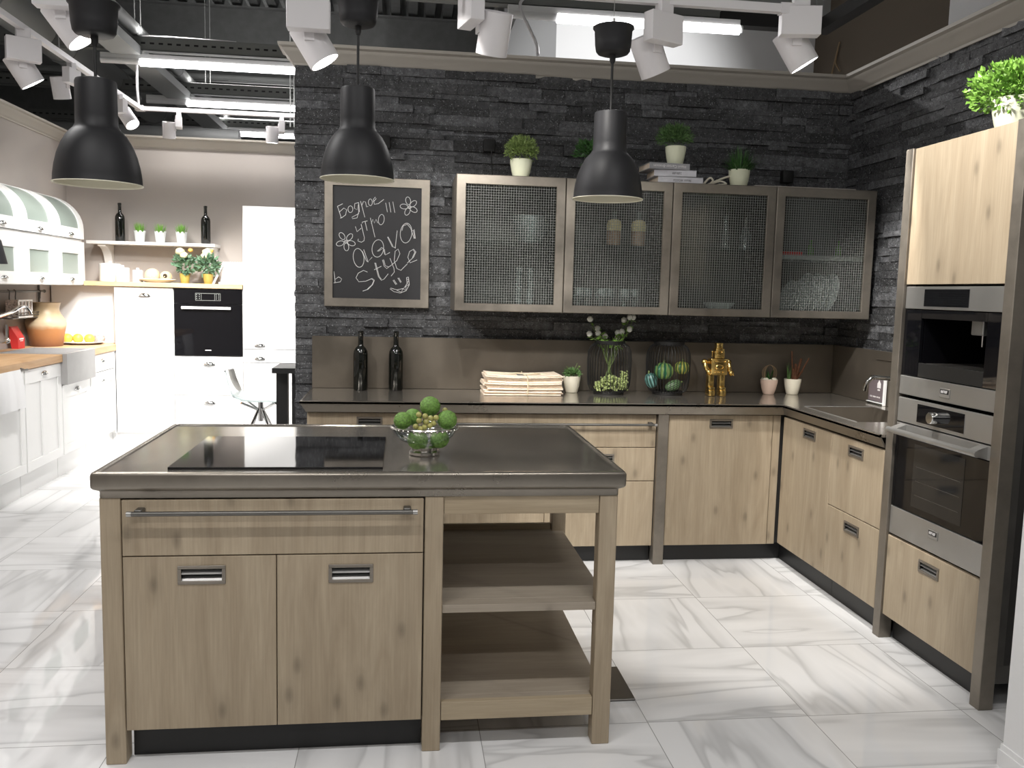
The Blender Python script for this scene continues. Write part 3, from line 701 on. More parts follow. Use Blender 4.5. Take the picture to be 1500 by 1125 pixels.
for k, (gx, gy) in enumerate([(550, 410), (630, 430), (552, 487), (643, 500), (700, 455), (770, 450), (510, 560), (690, 550), (570, 590), (620, 570), (735, 520), (880, 355)]):
    c = atY(550+gx*.11556, 560+gy*.11556, 2.925 if k != 11 else 3.0); m = MB(); m.sph(c, .0098, u=14, v=10); m.part('grape', M_['grape'], g)
m = MB(); m.tube([atY(622, 606, 2.94), atY(620, 618, 2.935), atY(624, 630, 2.94)], .0016, 6); m.part('stalk', M_['stem'], g)

# ================================================================== BACK RUN
def unit(name, label, loc): return T(name, label, 'base cabinet', loc, 'oak base cabinets under the steel counter')
PB = 4.631
def carc(t, x0, x1, y0, y1): m = MB(); m.box(x0, x1, y0, y1, .10, .846); m.part('carcass', M_['carcass'], t)
u = unit('base_cabinet', 'leftmost oak base cabinet mostly hidden behind the island', (-.165, 4.85, 0)); carc(u, -.487, .165, 4.603, 5.12)
front(u, 'door', -.490, .166, .10, .842, 4.58, pull=(-.166, .795, .135, .052)); m = MB(); m.box(-.487, .166, PB, PB+.015, 0, .099); m.part('plinth', M_['black'], u)
u = unit('drawer_cabinet', 'wide oak drawer cabinet with a long steel bar handle behind the island', (.79, 4.85, 0)); carc(u, .172, 1.40, 4.603, 5.12)
d = front(u, 'drawer', .172, 1.400, .660, .842, 4.58); barhandle(d, .195, 1.392, 4.542, .790, 4.58, .007)
for (a, b) in ((.172, .785), (.788, 1.400)):
    front(u, 'drawer', a, b, .471, .656, 4.58, pull=((a+b)/2+.01, .597, .13, .05)); front(u, 'drawer', a, b, .10, .467, 4.58, pull=((a+b)/2+.01, .41, .13, .05))
m = MB(); m.box(.170, 1.402, PB, PB+.015, 0, .099); m.part('plinth', M_['black'], u)
m = MB(); m.box(1.4035, 1.462, 4.548, 4.62, 0, .848, .002); m.part('post', M_['patina'], u)
u = unit('base_cabinet', 'oak base cabinet with one wide door and corner filler', (1.8, 4.85, 0)); carc(u, 1.466, 2.16, 4.603, 5.12)
front(u, 'door', 1.473, 2.076, .10, .842, 4.58, pull=(1.774, .793, .135, .052)); front(u, 'filler_panel', 2.080, 2.124, .10, .842, 4.583)
m = MB(); m.box(1.464, 2.196, PB, PB+.015, 0, .099); m.part('plinth', M_['black'], u)
FX = 2.130
u = unit('base_cabinet', 'narrow oak corner door cabinet on the right run', (2.4, 4.28, 0)); m = MB(); m.box(2.153, 2.70, 4.008, 4.578, .10, .846 if False else .70); m.part('carcass', M_['carcass'], u)
front(u, 'door', 4.0095, 4.555, .115, .838, FX, 'X', pull=(4.243, .789, .135, .052)); m = MB(); m.box(2.181, 2.196, 4.008, 4.630, 0, .112); m.part('plinth', M_['black'], u)
u = unit('drawer_cabinet', 'oak cabinet of two deep drawers beside the tall oven unit', (2.4, 3.77, 0)); m = MB(); m.box(2.153, 2.70, 3.535, 4.004, .10, .70); m.part('carcass', M_['carcass'], u)
front(u, 'drawer', 3.5335, 4.0065, .480, .838, FX, 'X', pull=(3.772, .784, .135, .052)); front(u, 'drawer', 3.5335, 4.0065, .115, .476, FX, 'X', pull=(3.768, .415, .135, .052))
m = MB(); m.box(2.181, 2.196, 3.532, 4.006, 0, .112); m.part('plinth', M_['black'], u)
# ---- worktop in an L with a steel edge
SX0, SX1, SY0, SY1 = 2.195, 2.60, 3.90, 4.455
m = MB(); m.mi = 1
for (a, b, c, d_) in ((-.522, 2.097, 4.514, 5.15), (2.097, 2.72, SY1, 5.15), (2.097, SX0, 3.532, SY1), (SX1, 2.72, 3.532, SY1), (SX0, SX1, 3.532, SY0)):
    m.box(a, b, c, d_, .897, .910)
EP = [(.007, .9112), (.003, .9105), (.0005, .909), (0, .907), (0, .8955), (.006, .893), (.030, .850), (.040, .850), (.012, .897), (.012, .9112)]
m.mi = 0
path = [((-.522, 5.15), (1, 0)), ((-.522, 4.514), (1, 1)), ((2.097, 4.514), (1, 1)), ((2.097, 3.532), (1, 0))]
m.loft([[(x+o*dx, y+o*dy, z) for o, z in EP] for (x, y), (dx, dy) in path])
m.thing('countertop', [M_['edge'], M_['top']], 'dark steel L-shaped countertop with a slanted front edge', 'countertop')
m = MB(); m.box(-.519, 2.694, 5.121, 5.133, .911, 1.215, .001); m.thing('splashback', M_['splash'], 'dark steel splashback along the back wall', 'splashback')
m = MB(); m.box(2.697, 2.711, 3.533, 5.133, .911, 1.215, .001); m.box(2.692, 2.697, 3.533, 4.62, 1.165, 1.168)
m.thing('splashback', M_['splash'], 'dark steel splashback on the side wall behind the tap', 'splashback')
t = T('sink', 'dark steel sink sunk in the right end of the counter', 'sink', (2.4, 4.18, .74))
m = MB(); q = lambda z, o: [(SX0+o, SY0+o, z), (SX1-o, SY0+o, z), (SX1-o, SY1-o, z), (SX0+o, SY1-o, z)]
m.loft([q(.909, .001), q(.735, .008)], False, True); m.part('basin', M_['splash'], t)
m = MB()
for (a, b) in (((SX0, SY1), (SX1, SY1)), ((SX0, SY0), (SX0, SY1))): m.tube([(a[0], a[1], .911), (b[0], b[1], .911)], .0022, 6)
m.part('rim', M_['steel'], t)
t = T('tap', 'slim steel tap curving over the sink', 'tap', (2.66, 3.62, .91))
a = atX(1306, 553.5, 2.62); 
m = MB(); P0 = Vector((2.66, 3.62, .91)); zt = atX(1306, 554, 2.55).z
m.tube(spline([P0, (2.66, 3.62, zt-.03), (2.655, 3.66, zt), (2.6, 3.9, zt), atX(1287, 553, 2.5), atX(1279, 553.5, 2.47), atX(1273, 557, 2.45), atX(1269, 563, 2.44), atX(1267, 572, 2.44)], 4), .012, 12); m.part('spout', M_['chrome'], t)
m = MB(); m.lathe([(.026, 0), (.026, .05), (.018, .055)], P0, 20); m.part('base', M_['chrome'], t)
# leaflet stand with a printed card
t = T('leaflet_stand', 'clear stand holding a plum brochure with a white house mark by the tap', 'brochure stand', (2.69, 4.56, .912))
c0, c1 = 4.520, 4.668
m = MB(); m.box(2.6875, 2.689, c0, c1, .925, 1.055); m.part('brochure', M_['card'], t)
m = MB(); m.box(2.680, 2.692, c0-.030, c0-.012, .9115, 1.056, .001); m.box(2.676, 2.692, c0-.012, c1+.002, .920, .924); m.part('holder_edge', M_['acryl'], t)
m = MB(); m.box(2.684, 2.6855, c0-.004, c1+.004, .9115, .928); m.part('holder_front', M_['glass'], t)
m = MB(); yc = 4.562
m.prism([(yc-.018, 1.005), (yc+.018, 1.005), (yc+.018, 1.03), (yc, 1.05), (yc-.018, 1.03)], 'x', 2.6868, 2.6876); m.box(2.6868, 2.6876, yc-.012, yc+.012, .99, .998); m.part('house_logo', M_['label_w'], t)
marks('lettering', (4, 6, 7), .0085, Matrix.Translation((2.6874, 4.595, .952)) @ TXX, M_['label_w'], t)

# ================================================================== TALL OVEN CABINET
t = T('tall_oven_cabinet', 'tall oak and steel cabinet housing the coffee machine and oven', 'tall cabinet', (2.43, 3.16, 0))
m = MB(); m.box(2.128, 2.186, 3.476, 3.529, 0, 2.140, .002); m.part('post', M_['patina'], t)
m = MB(); m.box(2.128, 2.186, 2.797, 2.851, 0, 2.140, .002); m.part('post', M_['patina'], t)
m = MB()
m.box(2.190, 2.70, 2.800, 2.818, .17, 2.136); m.box(2.190, 2.70, 3.508, 3.526, .10, 2.136); m.box(2.2, 2.70, 2.82, 3.506, 2.115, 2.136)
m.box(2.2, 2.70, 2.82, 3.506, .10, .118); m.box(2.68, 2.70, 2.82, 3.506, .118, 2.11)
for z in (.478, 1.092, 1.565): m.box(2.2, 2.68, 2.82, 3.506, z-.002, z+.004)
m.part('carcass', M_['carcass'], t)
m = MB(); m.box(2.186, 2.70, 2.799, 2.815, .10, .17, .001); m.box(2.186, 2.215, 2.799, 2.815, .17, 2.1); m.part('side_frame', M_['steeld'], t)
m = MB(); m.box(2.195, 2.21, 2.852, 3.475, 0, .098); m.part('plinth', M_['black'], t)
front(t, 'door', 2.8525, 3.4745, 1.570, 2.138, 2.138, 'X', mt='woodl', t=.024)  if False else None
M_['woodl'] = M_['wood']
front(t, 'door', 2.8525, 3.4745, 1.570, 2.138, 2.138, 'X', t=.024)
front(t, 'drawer', 2.8525, 3.4745, .113, .474, 2.138, 'X', pull=(3.169, .413, .135, .052))
OY0, OY1, OF = 2.8535, 3.4735, 2.140
def badge(parent, y, z, w=.062, h=.036):
    m = MB(); m.box(OF-.0035, OF, y-w/2, y+w/2, z-h/2, z+h/2, .001); b = m.part('badge', M_['greybadge'], parent)
    m = MB(); m.box(OF-.0042, OF-.0034, y-w/2+.004, y+w/2-.004, z-.004, z+h/2-.004); m.part('badge_band', M_['black'], b)
    marks('badge_lettering', (6,), .011, Matrix.Translation((OF-.0045, y, z+.005)) @ TXX, M_['label_w'], b)
cm = T('coffee_machine', 'built-in steel and black glass coffee machine with open niche', 'coffee machine', (2.3, 3.16, 1.10))
m = MB(); m.box(OF, OF+.02, OY0, OY1, 1.468, 1.561, .0015); m.part('control_panel', M_['steel'], cm)
m = MB(); m.box(OF-.0015, OF+.001, 3.05, 3.345, 1.475, 1.551); m.mi = 1; m.box(OF-.0025, OF-.0012, 3.052, 3.338, 1.480, 1.550)
m.part('display', [M_['steel'], M_['blackgloss']], cm)
m = MB(); m.box(OF+.003, OF+.018, 3.356, OY1, 1.186, 1.464, .001); m.part('side_door', M_['blackgloss'], cm)
m = MB(); m.box(OF+.003, OF+.018, OY0, 2.944, 1.186, 1.464, .001); m.part('side_door', M_['blackgloss'], cm)
m = MB(); m.box(OF+.004, OF+.02, 2.946, 3.354, 1.43, 1.464)
m.box(OF+.30, OF+.31, 2.946, 3.354, 1.19, 1.464); m.box(OF+.02, OF+.30, 2.944, 2.948, 1.19, 1.464); m.box(OF+.02, OF+.30, 3.352, 3.356, 1.19, 1.464); m.box(OF+.02, OF+.3, 2.946, 3.354, 1.455, 1.46)
m.part('niche', M_['blackgloss'], cm)
m = MB(); m.box(OF+.004, OF+.016, 2.946, 3.354, 1.186, 1.244, .001); m.mi = 1; m.box(OF+.016, OF+.28, 2.95, 3.35, 1.228, 1.242)
for k in range(12): m.box(OF+.02, OF+.27, 2.965+k*.032, 2.971+k*.032, 1.242, 1.245)
m.part('drip_tray', [M_['black'], M_['steeld']], cm)
m = MB(); m.box(OF+.05, OF+.14, 3.03, 3.10, 1.375, 1.432, .003); m.part('spout_block', M_['steel'], cm)
m = MB()
for y in (3.05, 3.08): m.tube([(OF+.09, y, 1.375), (OF+.09, y, 1.33)], .006, 10)
m.part('spout', M_['chrome'], cm)
m = MB(); m.box(OF, OF+.02, OY0, OY1, 1.103, 1.182, .0015); lp = m.part('lower_panel', M_['steel'], cm); badge(cm, 3.155, 1.140)
ov = T('oven', 'built-in steel oven with bar handle below the coffee machine', 'oven', (2.35, 3.16, .483))
m = MB(); m.box(OF, OF+.02, OY0, OY1, .984, 1.088, .0015); m.part('control_panel', M_['steel'], ov)
m = MB(); m.box(OF-.0015, OF+.001, 3.02, 3.335, .994, 1.075); m.mi = 1; m.box(OF-.0025, OF-.0012, 3.022, 3.328, .999, 1.075); m.part('display', [M_['steel'], M_['blackgloss']], ov)
m = MB(); kn = Matrix.Translation((OF-.002, 3.185, 1.035)) @ Matrix.Rotation(R(-90), 4, 'Y'); m.lathe([(0, .04), (.021, .04), (.024, .037), (.024, 0)], n=28, M=kn); m.part('knob', M_['chrome'], ov)
m = MB(); m.box(OF, OF+.02, OY0, OY1, .925, .978, .0015); m.part('door_top_strip', M_['steel'], ov)
m = MB(); m.tube([(OF-.048, OY0+.015, .948), (OF-.048, OY1-.015, .948)], .0125, 16)
for y in (OY0+.05, OY1-.05): m.prism([(OF-.046, .937), (OF, .925), (OF, .975), (OF-.046, .958)], 'y', y-.022, y+.022)
m.part('handle', M_['steel'], ov)
m = MB(); m.box(OF+.001, OF+.012, OY0, OY1, .612, .921, .001); gd = m.part('door_glass', M_['blackgloss'], ov)
m = MB(); m.box(OF-.0002, OF+.0008, 3.0, 3.33, .64, .905); m.part('window_print', plain('oven_window', (.016, .016, .016), .06, spec=.4), gd)
m = MB()
for z in (.69, .75, .81): m.box(OF-.0004, OF-.0001, 3.02, 3.31, z, z+.0022)
m.part('rack_glint', M_['steeld'], gd)
m = MB(); m.box(OF, OF+.02, OY0, OY1, .486, .608, .0015); m.part('lower_panel', M_['steel'], ov); badge(ov, 3.16, .562)

# ================================================================== WALL CABINETS
WX = [(.281, .8785), (.8815, 1.4810), (1.4840, 2.0820), (2.0850, 2.6830)]
WN = ['leftmost wire-glass wall cabinet with candlesticks inside', 'second wire-glass wall cabinet holding layered bottles and goblets', 'third wire-glass wall cabinet with decanters and stacked plates', 'rightmost wire-glass wall cabinet with a plate rack']
WF, Z0, Z1 = 4.71, 1.388, 2.121
for k, (x0, x1) in enumerate(WX):
    t = T('wall_cabinet', WN[k], 'wall cabinet', ((x0+x1)/2, 4.93, Z0), 'steel framed wall cabinets over the counter')
    m = MB(); b0, b1 = WF+.024, 5.126
    m.box(x0, x0+.016, b0, b1, Z0, Z1); m.box(x1-.016, x1, b0, b1, Z0, Z1); m.box(x0+.016, x1-.016, b0, b1, Z0, Z0+.016); m.box(x0+.016, x1-.016, b0, b1, Z1-.016, Z1)
    m.part('carcass', M_['patina'], t)
    m = MB(); m.box(x0+.017, x1-.017, b1-.008, b1-.002, Z0+.017, Z1-.017); m.box(x0+.0165, x0+.0175, b0+.002, b1-.008, Z0+.017, Z1-.017); m.box(x1-.0175, x1-.0165, b0+.002, b1-.008, Z0+.017, Z1-.017); m.box(x0+.0175, x1-.0175, b0+.002, b1-.008, Z0+.0163, Z0+.0173)
    m.part('lining', M_['cabin'], t)
    if k < 3: m = MB(); m.box(x0+.02, x1-.02, b0+.06, b1-.012, 1.766, 1.774, .001); m.part('shelf', M_['glass'], t)
    else: m = MB(); m.box(x0+.02, x1-.02, b0+.04, b1-.012, 1.722, 1.748, .001); m.part('shelf', M_['steel'], t)
    fw = .052; fx0, fx1 = x0+fw, x1-fw; fz0, fz1 = Z0+.043, Z1-.052
    m = MB()
    def rr(a, c, b, d, y, i=0): return [(a-i, y, c-i), (b+i, y, c-i), (b+i, y, d+i), (a-i, y, d+i)]
    m.loft([rr(fx0, fz0, fx1, fz1, WF+.022), rr(x0, Z0, x1, Z1, WF+.022), rr(x0, Z0, x1, Z1, WF+.004), rr(x0, Z0, x1, Z1, WF+.001, -.002), rr(x0, Z0, x1, Z1, WF, -.004), rr(fx0, fz0, fx1, fz1, WF, .002), rr(fx0, fz0, fx1, fz1, WF+.003), rr(fx0, fz0, fx1, fz1, WF+.022)], False, False)
    dr = m.part('door', M_['patina'], t, sharp=25)
    m = MB(); m.box(fx0-.004, fx1+.004, WF+.012, WF+.015, fz0-.004, fz1+.004); m.part('glass_pane', M_['pane'], dr)
    m = MB(); n = int((fx1-fx0)/.0137); st = (fx1-fx0)/n
    for i in range(1, n): x = fx0+i*st; m.box(x-.0008, x+.0008, WF+.008, WF+.0115, fz0, fz1)
    n = int((fz1-fz0)/.0137); st = (fz1-fz0)/n
    for i in range(1, n): z = fz0+i*st; m.box(fx0, fx1, WF+.0075, WF+.0112, z-.0008, z+.0008)
    m.part('glass_ribs', M_['wire'], dr, smooth=False)
# ================================================================== SMALL THINGS, DARK KITCHEN
t = T('chalkboard', 'chalkboard in a steel frame with handwritten greeting on the stone wall', 'chalkboard', (-.148, 5.13, 1.388))
bx0, bx1, bz0, bz1 = -.450, .153, 1.388, 2.130
m = MB(); m.loft([rr(bx0, bz0, bx1, bz1, 5.145), rr(bx0, bz0, bx1, bz1, 5.112), rr(bx0, bz0, bx1, bz1, 5.109, -.003), rr(-.402, 1.437, .104, 2.080, 5.109), rr(-.402, 1.437, .104, 2.080, 5.125)], True, False); m.part('frame', M_['patina'], t, sharp=25)
m = MB(); m.box(-.404, .106, 5.120, 5.126, 1.435, 2.082); m.part('slate', M_['slate'], t)
def ell(cx, cy, rx, ry, a0=0, a1=360, tilt=0, n=26):
    o = []
    for k in range(n+1):
        a = R(a0+(a1-a0)*k/n); x, y = rx*math.cos(a), ry*math.sin(a); c, s = math.cos(R(tilt)), math.sin(R(tilt)); o.append((cx+x*c-y*s, cy+x*s+y*c))
    return o
ST = [[(85, 250), (118, 350)], [(85, 250), (130, 228)], [(100, 300), (140, 265), (165, 280), (155, 325), (120, 350), (108, 352)], ell(197, 275, 21, 29),
 [(265, 218), (235, 226), (232, 268), (255, 280), (266, 232), (269, 300), (255, 350), (215, 358), (210, 345), (272, 312)], [(268, 216), (275, 300)],
 [(285, 205), (322, 345)], [(295, 245), (310, 208), (328, 212), (337, 255), (352, 250)], ell(370, 215, 17, 29), [(396, 212), (420, 185), (412, 170), (396, 190), (405, 233), (440, 226), (487, 190)],
 [(503, 220), (518, 300)], [(533, 215), (548, 302)], [(565, 210), (582, 305)],
 [(240, 425), (255, 470), (290, 440)], [(290, 405), (318, 520), (315, 548), (292, 562), (262, 550), (266, 532)], [(298, 398), (302, 386), (345, 376)], [(325, 385), (342, 460)],
 [(370, 350), (410, 518)], [(378, 400), (392, 362), (405, 395), (420, 362), (434, 395)], ell(465, 365, 25, 45, tilt=8),
 ell(268, 697, 46, 82, tilt=-8), [(312, 625), (350, 730), (385, 692)], [(300, 640), (335, 722), (352, 734)], ell(435, 615, 50, 76, tilt=8), [(430, 640), (470, 605), (492, 625), (500, 672), (540, 650)], [(440, 640), (482, 612), (494, 668)],
 [(518, 515), (560, 600), (590, 610)], [(524, 515), (566, 596)], [(603, 460), (585, 615)], ell(680, 482, 50, 86, tilt=6), [(645, 460), (655, 420), (690, 405), (720, 440), (750, 530)], [(750, 450), (760, 530)], [(725, 470), (742, 455), (756, 528)],
 [(345, 820), (310, 806), (265, 830), (245, 870), (270, 905), (330, 900), (385, 876), (405, 890), (390, 930), (350, 970), (305, 985)], [(380, 878), (400, 895), (384, 932), (345, 968)],
 [(408, 740), (440, 860), (465, 892), (490, 880), (525, 835)], [(416, 740), (446, 856), (466, 884)], [(403, 800), (465, 770)], [(475, 715), (490, 770), (512, 790), (540, 768)], [(484, 712), (500, 766), (530, 776)], [(540, 700), (575, 790), (578, 820), (550, 855)],
 [(540, 770), (600, 720), (626, 660), (610, 620), (585, 640), (577, 720), (600, 790), (635, 805), (690, 750)], [(690, 742), (745, 690), (765, 645), (745, 622), (710, 642), (695, 692), (715, 740), (775, 715)], [(735, 695), (756, 650), (744, 628)],
 [(540, 965), (575, 990), (630, 1002), (680, 982), (708, 930), (700, 865)], [(545, 958), (600, 975), (660, 962), (690, 920), (684, 868), (700, 864)], [(566, 892), (592, 930)], [(574, 888), (600, 926)], [(608, 872), (632, 912)], [(616, 870), (638, 908)],
 [(600, 978), (640, 996), (650, 968), (680, 976), (678, 945), (704, 930), (686, 915), (706, 895), (690, 880)],
 [(55, 815), (65, 915)], [(62, 885), (95, 862), (122, 880), (110, 905), (52, 914)]]
def chalk(name, strokes):
    m = MB()
    for s_ in strokes: m.tube([atY(480+a*.16892, 260+b*.16889, 5.1185) for a, b in s_], .0017, 5)
    m.part(name, M_['chalk'], t)
SM = [i for i, s_ in enumerate(ST) if s_[0] in ((540, 965), (545, 958), (566, 892), (574, 888), (608, 872), (616, 870), (600, 978))]
chalk('chalk_smile', [ST[i] for i in SM]); LT = [s_ for i, s_ in enumerate(ST) if i not in SM]
for a_, b_ in ((0, 10), (10, 13), (13, 20), (20, 33), (33, len(LT)-2), (len(LT)-2, len(LT))): chalk('chalk_lettering', LT[a_:b_])
for (cx, cy, pet) in ((710, 258, [(698, 202), (742, 228), (745, 278), (692, 295), (662, 252)]), (158, 556, [(125, 508), (190, 517), (206, 570), (162, 602), (108, 572)])):
    FS = []
    for (px, py) in pet: a = math.degrees(math.atan2(py-cy, px-cx)); FS.append(ell(px, py, 34, 21, tilt=a, n=18))
    FS.append(ell(cx, cy, 14, 12, n=12)); FS.append([(cx-8, cy), (cx-2, cy-6), (cx+3, cy+5), (cx+8, cy-4)]); chalk('chalk_flower', FS)
def socket(p, label, cable=None):
    t = T('wall_socket', label, 'socket', (p.x, 5.13, p.z-.03), 'black sockets on the stone wall')
    m = MB(); m.box(p.x-.034, p.x+.034, 5.108, 5.16, p.z-.036, p.z+.036, .006, 2); m.part('plate', M_['cord'], t)
    if cable: m = MB(); m.tube([(p.x+.012, 5.105, p.z-.034), (p.x+.012, 5.10, p.z-.1), (p.x+.02, 5.09, p.z-.19), (p.x+.03, 5.09, 2.126)], .004, 6); m.part('cable', M_['cord'], t)
socket(atY(717, 213, 5.12), 'black socket with a hanging cable above the first wall cabinet', True)
socket(atY(563, 208, 5.12), 'black socket peeking out right of the middle pendant lamp')
socket(atY(1154, 259, 5.12), 'black socket low above the rightmost wall cabinet')
def bottle(px, py, y, z, label, group, s=1.0, h=None, r=.0415):
    c = atZ(px, py, z) if y is None else Vector((atY(px, py, y).x, y, z))
    m = MB(); P = [(0, 0), (r*.9, 0), (r, .006), (r, .205), (r*.94, .225), (r*.72, .243), (r*.42, .255), (r*.36, .265), (r*.34, .325), (r*.38, .327), (r*.38, .341), (r*.30, .343), (0, .343)]
    m.lathe([(a*s, b*s) for a, b in P], c, 32)
    return m.thing('wine_bottle', M_['bottle'], label, 'bottle', group, sharp=50)
bottle(528, 570, 5.035, .911, 'dark wine bottle on the counter, left of the two under the chalkboard', 'dark bottles on the steel counter')
bottle(579.5, 570, 5.045, .911, 'dark wine bottle on the counter, right of the two under the chalkboard', 'dark bottles on the steel counter')
# tied stack of newspapers
nx0, nx1 = atZ(712, 582, .911).x, atZ(824, 580, .911).x; NY = 4.83
t = T('newspaper_stack', 'tied stack of folded newspapers on the steel counter', 'newspapers', ((nx0+nx1)/2, NY+.1, .911))
rnd = random.Random(4); z = .9112; n = 13
for k in range(n):
    th = rnd.uniform(.006, .0115); a, b = nx0+rnd.uniform(-.008, .022), nx1+rnd.uniform(-.022, .006); y0 = NY+rnd.uniform(-.010, .012)
    m = MB(); rows = []
    N = 8
    bow = .010*(k/n) ; 
    def zz(i, base): q = abs(i/N-.5)*2; return base+bow*q*q
    R1 = [[(a+(b-a)*i/N, y0, zz(i, z)), (a+(b-a)*i/N, y0-.003, zz(i, z+th/2)), (a+(b-a)*i/N, y0, zz(i, z+th)), (a+(b-a)*i/N, y0+.235, zz(i, z+th)), (a+(b-a)*i/N, y0+.235, zz(i, z))] for i in range(N+1)]
    m.loft(R1); m.part('newspaper', M_['paper'], t); z += th*.97
m = MB(); xm = nx0+(nx1-nx0)*.54
m.tube([(xm, NY-.016, .913), (xm+.002, NY-.02, .96), (xm, NY-.012, z+.002), (xm-.01, NY+.1, z+.002), (xm, NY+.25, z+.004), (xm, NY+.255, .915)], .003, 6)
m.tube([(nx0+.02, NY+.12, z+.008), (xm, NY+.1, z+.004), (nx1-.05, NY+.11, z+.006)], .003, 6)
for s_ in (-1, 1): m.tube([(xm, NY+.08, z+.004), (xm+s_*.05, NY+.06, z+.014), (xm+s_*.09, NY+.1, z+.008), (xm+s_*.03, NY+.1, z+.006)], .0028, 6)
m.part('string', M_['string'], t)
m = MB(); m.box(nx0+.06, nx1-.11, NY+.05, NY+.16, z-.002, z+.0005); m.part('print_block', M_['ink'], t)

# ---- foliage helpers
def leafm(m, p, d, L, W, rnd, fold=.25):
    d = d.normalized(); s = d.orthogonal(); s.rotate(Matrix.Rotation(rnd.uniform(0, 6.28), 3, d)); s.normalize(); n = d.cross(s)
    a, b = p, p+d*L; c = p+d*L*.45
    l, r_ = c+s*W/2+n*W*fold, c-s*W/2+n*W*fold
    va, vb, vl, vr = [m.bm.verts.new(q) for q in (a, b, l, r_)]
    m.face([va, vl, vb]); m.face([va, vb, vr])
def bush(c, rx, rz, n, L, W, seed, flat=-.3, ry=None):
    m = MB(); rnd = random.Random(seed); ry = ry or rx
    for _ in range(n):
        while True:
            v = Vector((rnd.uniform(-1, 1), rnd.uniform(-1, 1), rnd.uniform(-1, 1)))
            if v.length <= 1 and v.z > flat: break
        k = rnd.uniform(.55, 1)
        v = v.normalized()*(k if rnd.random() < .75 else rnd.uniform(.2, .6))
        p = c+Vector((v.x*rx, v.y*ry, v.z*rz)); d = v+Vector((rnd.uniform(-.6, .6), rnd.uniform(-.6, .6), rnd.uniform(-.3, .7)))
        leafm(m, p, d, L*rnd.uniform(.7, 1.2), W*rnd.uniform(.7, 1.2), rnd)
    return m
def spiky(c, n, L, W, seed, spread=.9, r0=.03, seg=3):
    m = MB(); rnd = random.Random(seed)
    for _ in range(n):
        a = rnd.uniform(0, 6.28); tl_ = rnd.uniform(.05, spread); d = Vector((math.cos(a)*math.sin(tl_), math.sin(a)*math.sin(tl_), math.cos(tl_)))
        p = c+Vector((math.cos(a), math.sin(a), 0))*rnd.uniform(0, r0); l = L*rnd.uniform(.6, 1.1); s = Vector((-math.sin(a), math.cos(a), 0))*W/2
        prev = [m.bm.verts.new(p-s), m.bm.verts.new(p+s)]
        for i in range(1, seg+1):
            f = i/seg; q = p+d*l*f-Vector((0, 0, 1))*l*.25*f*f*math.sin(tl_); w = s*(1-f*.95)
            cur = [m.bm.verts.new(q-w), m.bm.verts.new(q+w)]; m.face([prev[0], prev[1], cur[1], cur[0]]); prev = cur
    return m
def pot_mb(c, rt, rb, h, n=32):
    m = MB(); m.lathe([(0, 0), (rb*.92, 0), (rb, .004), (rb+(rt-rb)*.55, h*.4), (rt*.985, h*.8), (rt, h-.002), (rt-.003, h), (rt-.007, h-.003), (rt-.009, h*.8), (0, h*.78)], c, n); return m
def potted(c, rt, rb, h, label, group, pm, fol, fm, name='potted_plant'):
    t = T(name, label, 'potted plant', c, group); pot_mb(c, rt, rb, h).part('pot', M_[pm], t, sharp=50)
    m = MB(); m.lathe([(0, h*.8), (rt-.010, h*.8)], c, 24); m.part('soil', M_['soil'], t)
    fol.part('foliage', M_[fm], t, smooth=False); return t
G3 = 'cream pots standing on the wall cabinets'
def on_cab(px, y=4.86, z=2.1215): p = atY(px, 250, y); return Vector((p.x, y, z))
c = on_cab(763); potted(c, .062, .042, .108, 'cream pot with a round light green bush on the first wall cabinet', G3, 'cream', bush(c+Vector((0, 0, .155)), .092, .078, 1500, .020, .008, 1), 'leafp')
c = on_cab(868); potted(c, .060, .042, .10, 'cream pot half hidden behind the right pendant lamp', G3, 'cream', bush(c+Vector((-.01, 0, .16)), .085, .07, 260, .04, .016, 2), 'leafd')
# books under the second bush
def book(name, x0, x1, z, h, y0, d, mt, label, rz=0):
    cx, cy = (x0+x1)/2, y0+d/2
    t = T(name, label, 'book', (cx, cy, z), 'books stacked on the wall cabinets', R(rz))
    w = (x1-x0)/2
    m = MB(); m.box(-w, w, -d/2, -d/2+.004, 0, h, .001); m.box(-w, w, -d/2, d/2, 0, .003); m.box(-w, w, -d/2, d/2, h-.003, h); m.part('cover', M_[mt], t, local=True)
    m = MB(); m.box(-w+.004, w-.004, -d/2+.004, d/2-.005, .003, h-.003); m.part('pages', M_['paper'], t, local=True)
    return t, d, h
def xz(px, py, y): return atY(px, py, y)
BY = 4.775
b1, d1, h1 = book('book', xz(964, 264, BY).x, xz(1030, 264, BY).x, 2.1215, .040, BY, .2, 'bookwhite', 'white book with grey lettering lowest in the stack on the cabinets')
b2, d2, h2 = book('book', xz(960, 255, BY).x, xz(1021, 255, BY).x, 2.1620, .036, BY, .2, 'bookwhite', 'white book in the middle of the stack on the cabinets', -3)
b3, d3, h3 = book('book', xz(949, 245, BY).x, xz(1009, 245, BY).x, 2.1985, .034, BY-.01, .2, 'bookgrey', 'silver grey book on top of the stack under the bushy pot', 3)
for b, d, h, wds in ((b1, d1, h1, (7, 5)), (b2, d2, h2, (7,))):
    marks('spine_lettering', wds, .012, Matrix.Translation((.01, -d/2-.0006, h/2)) @ TXY, M_['ink'], b, local=True)
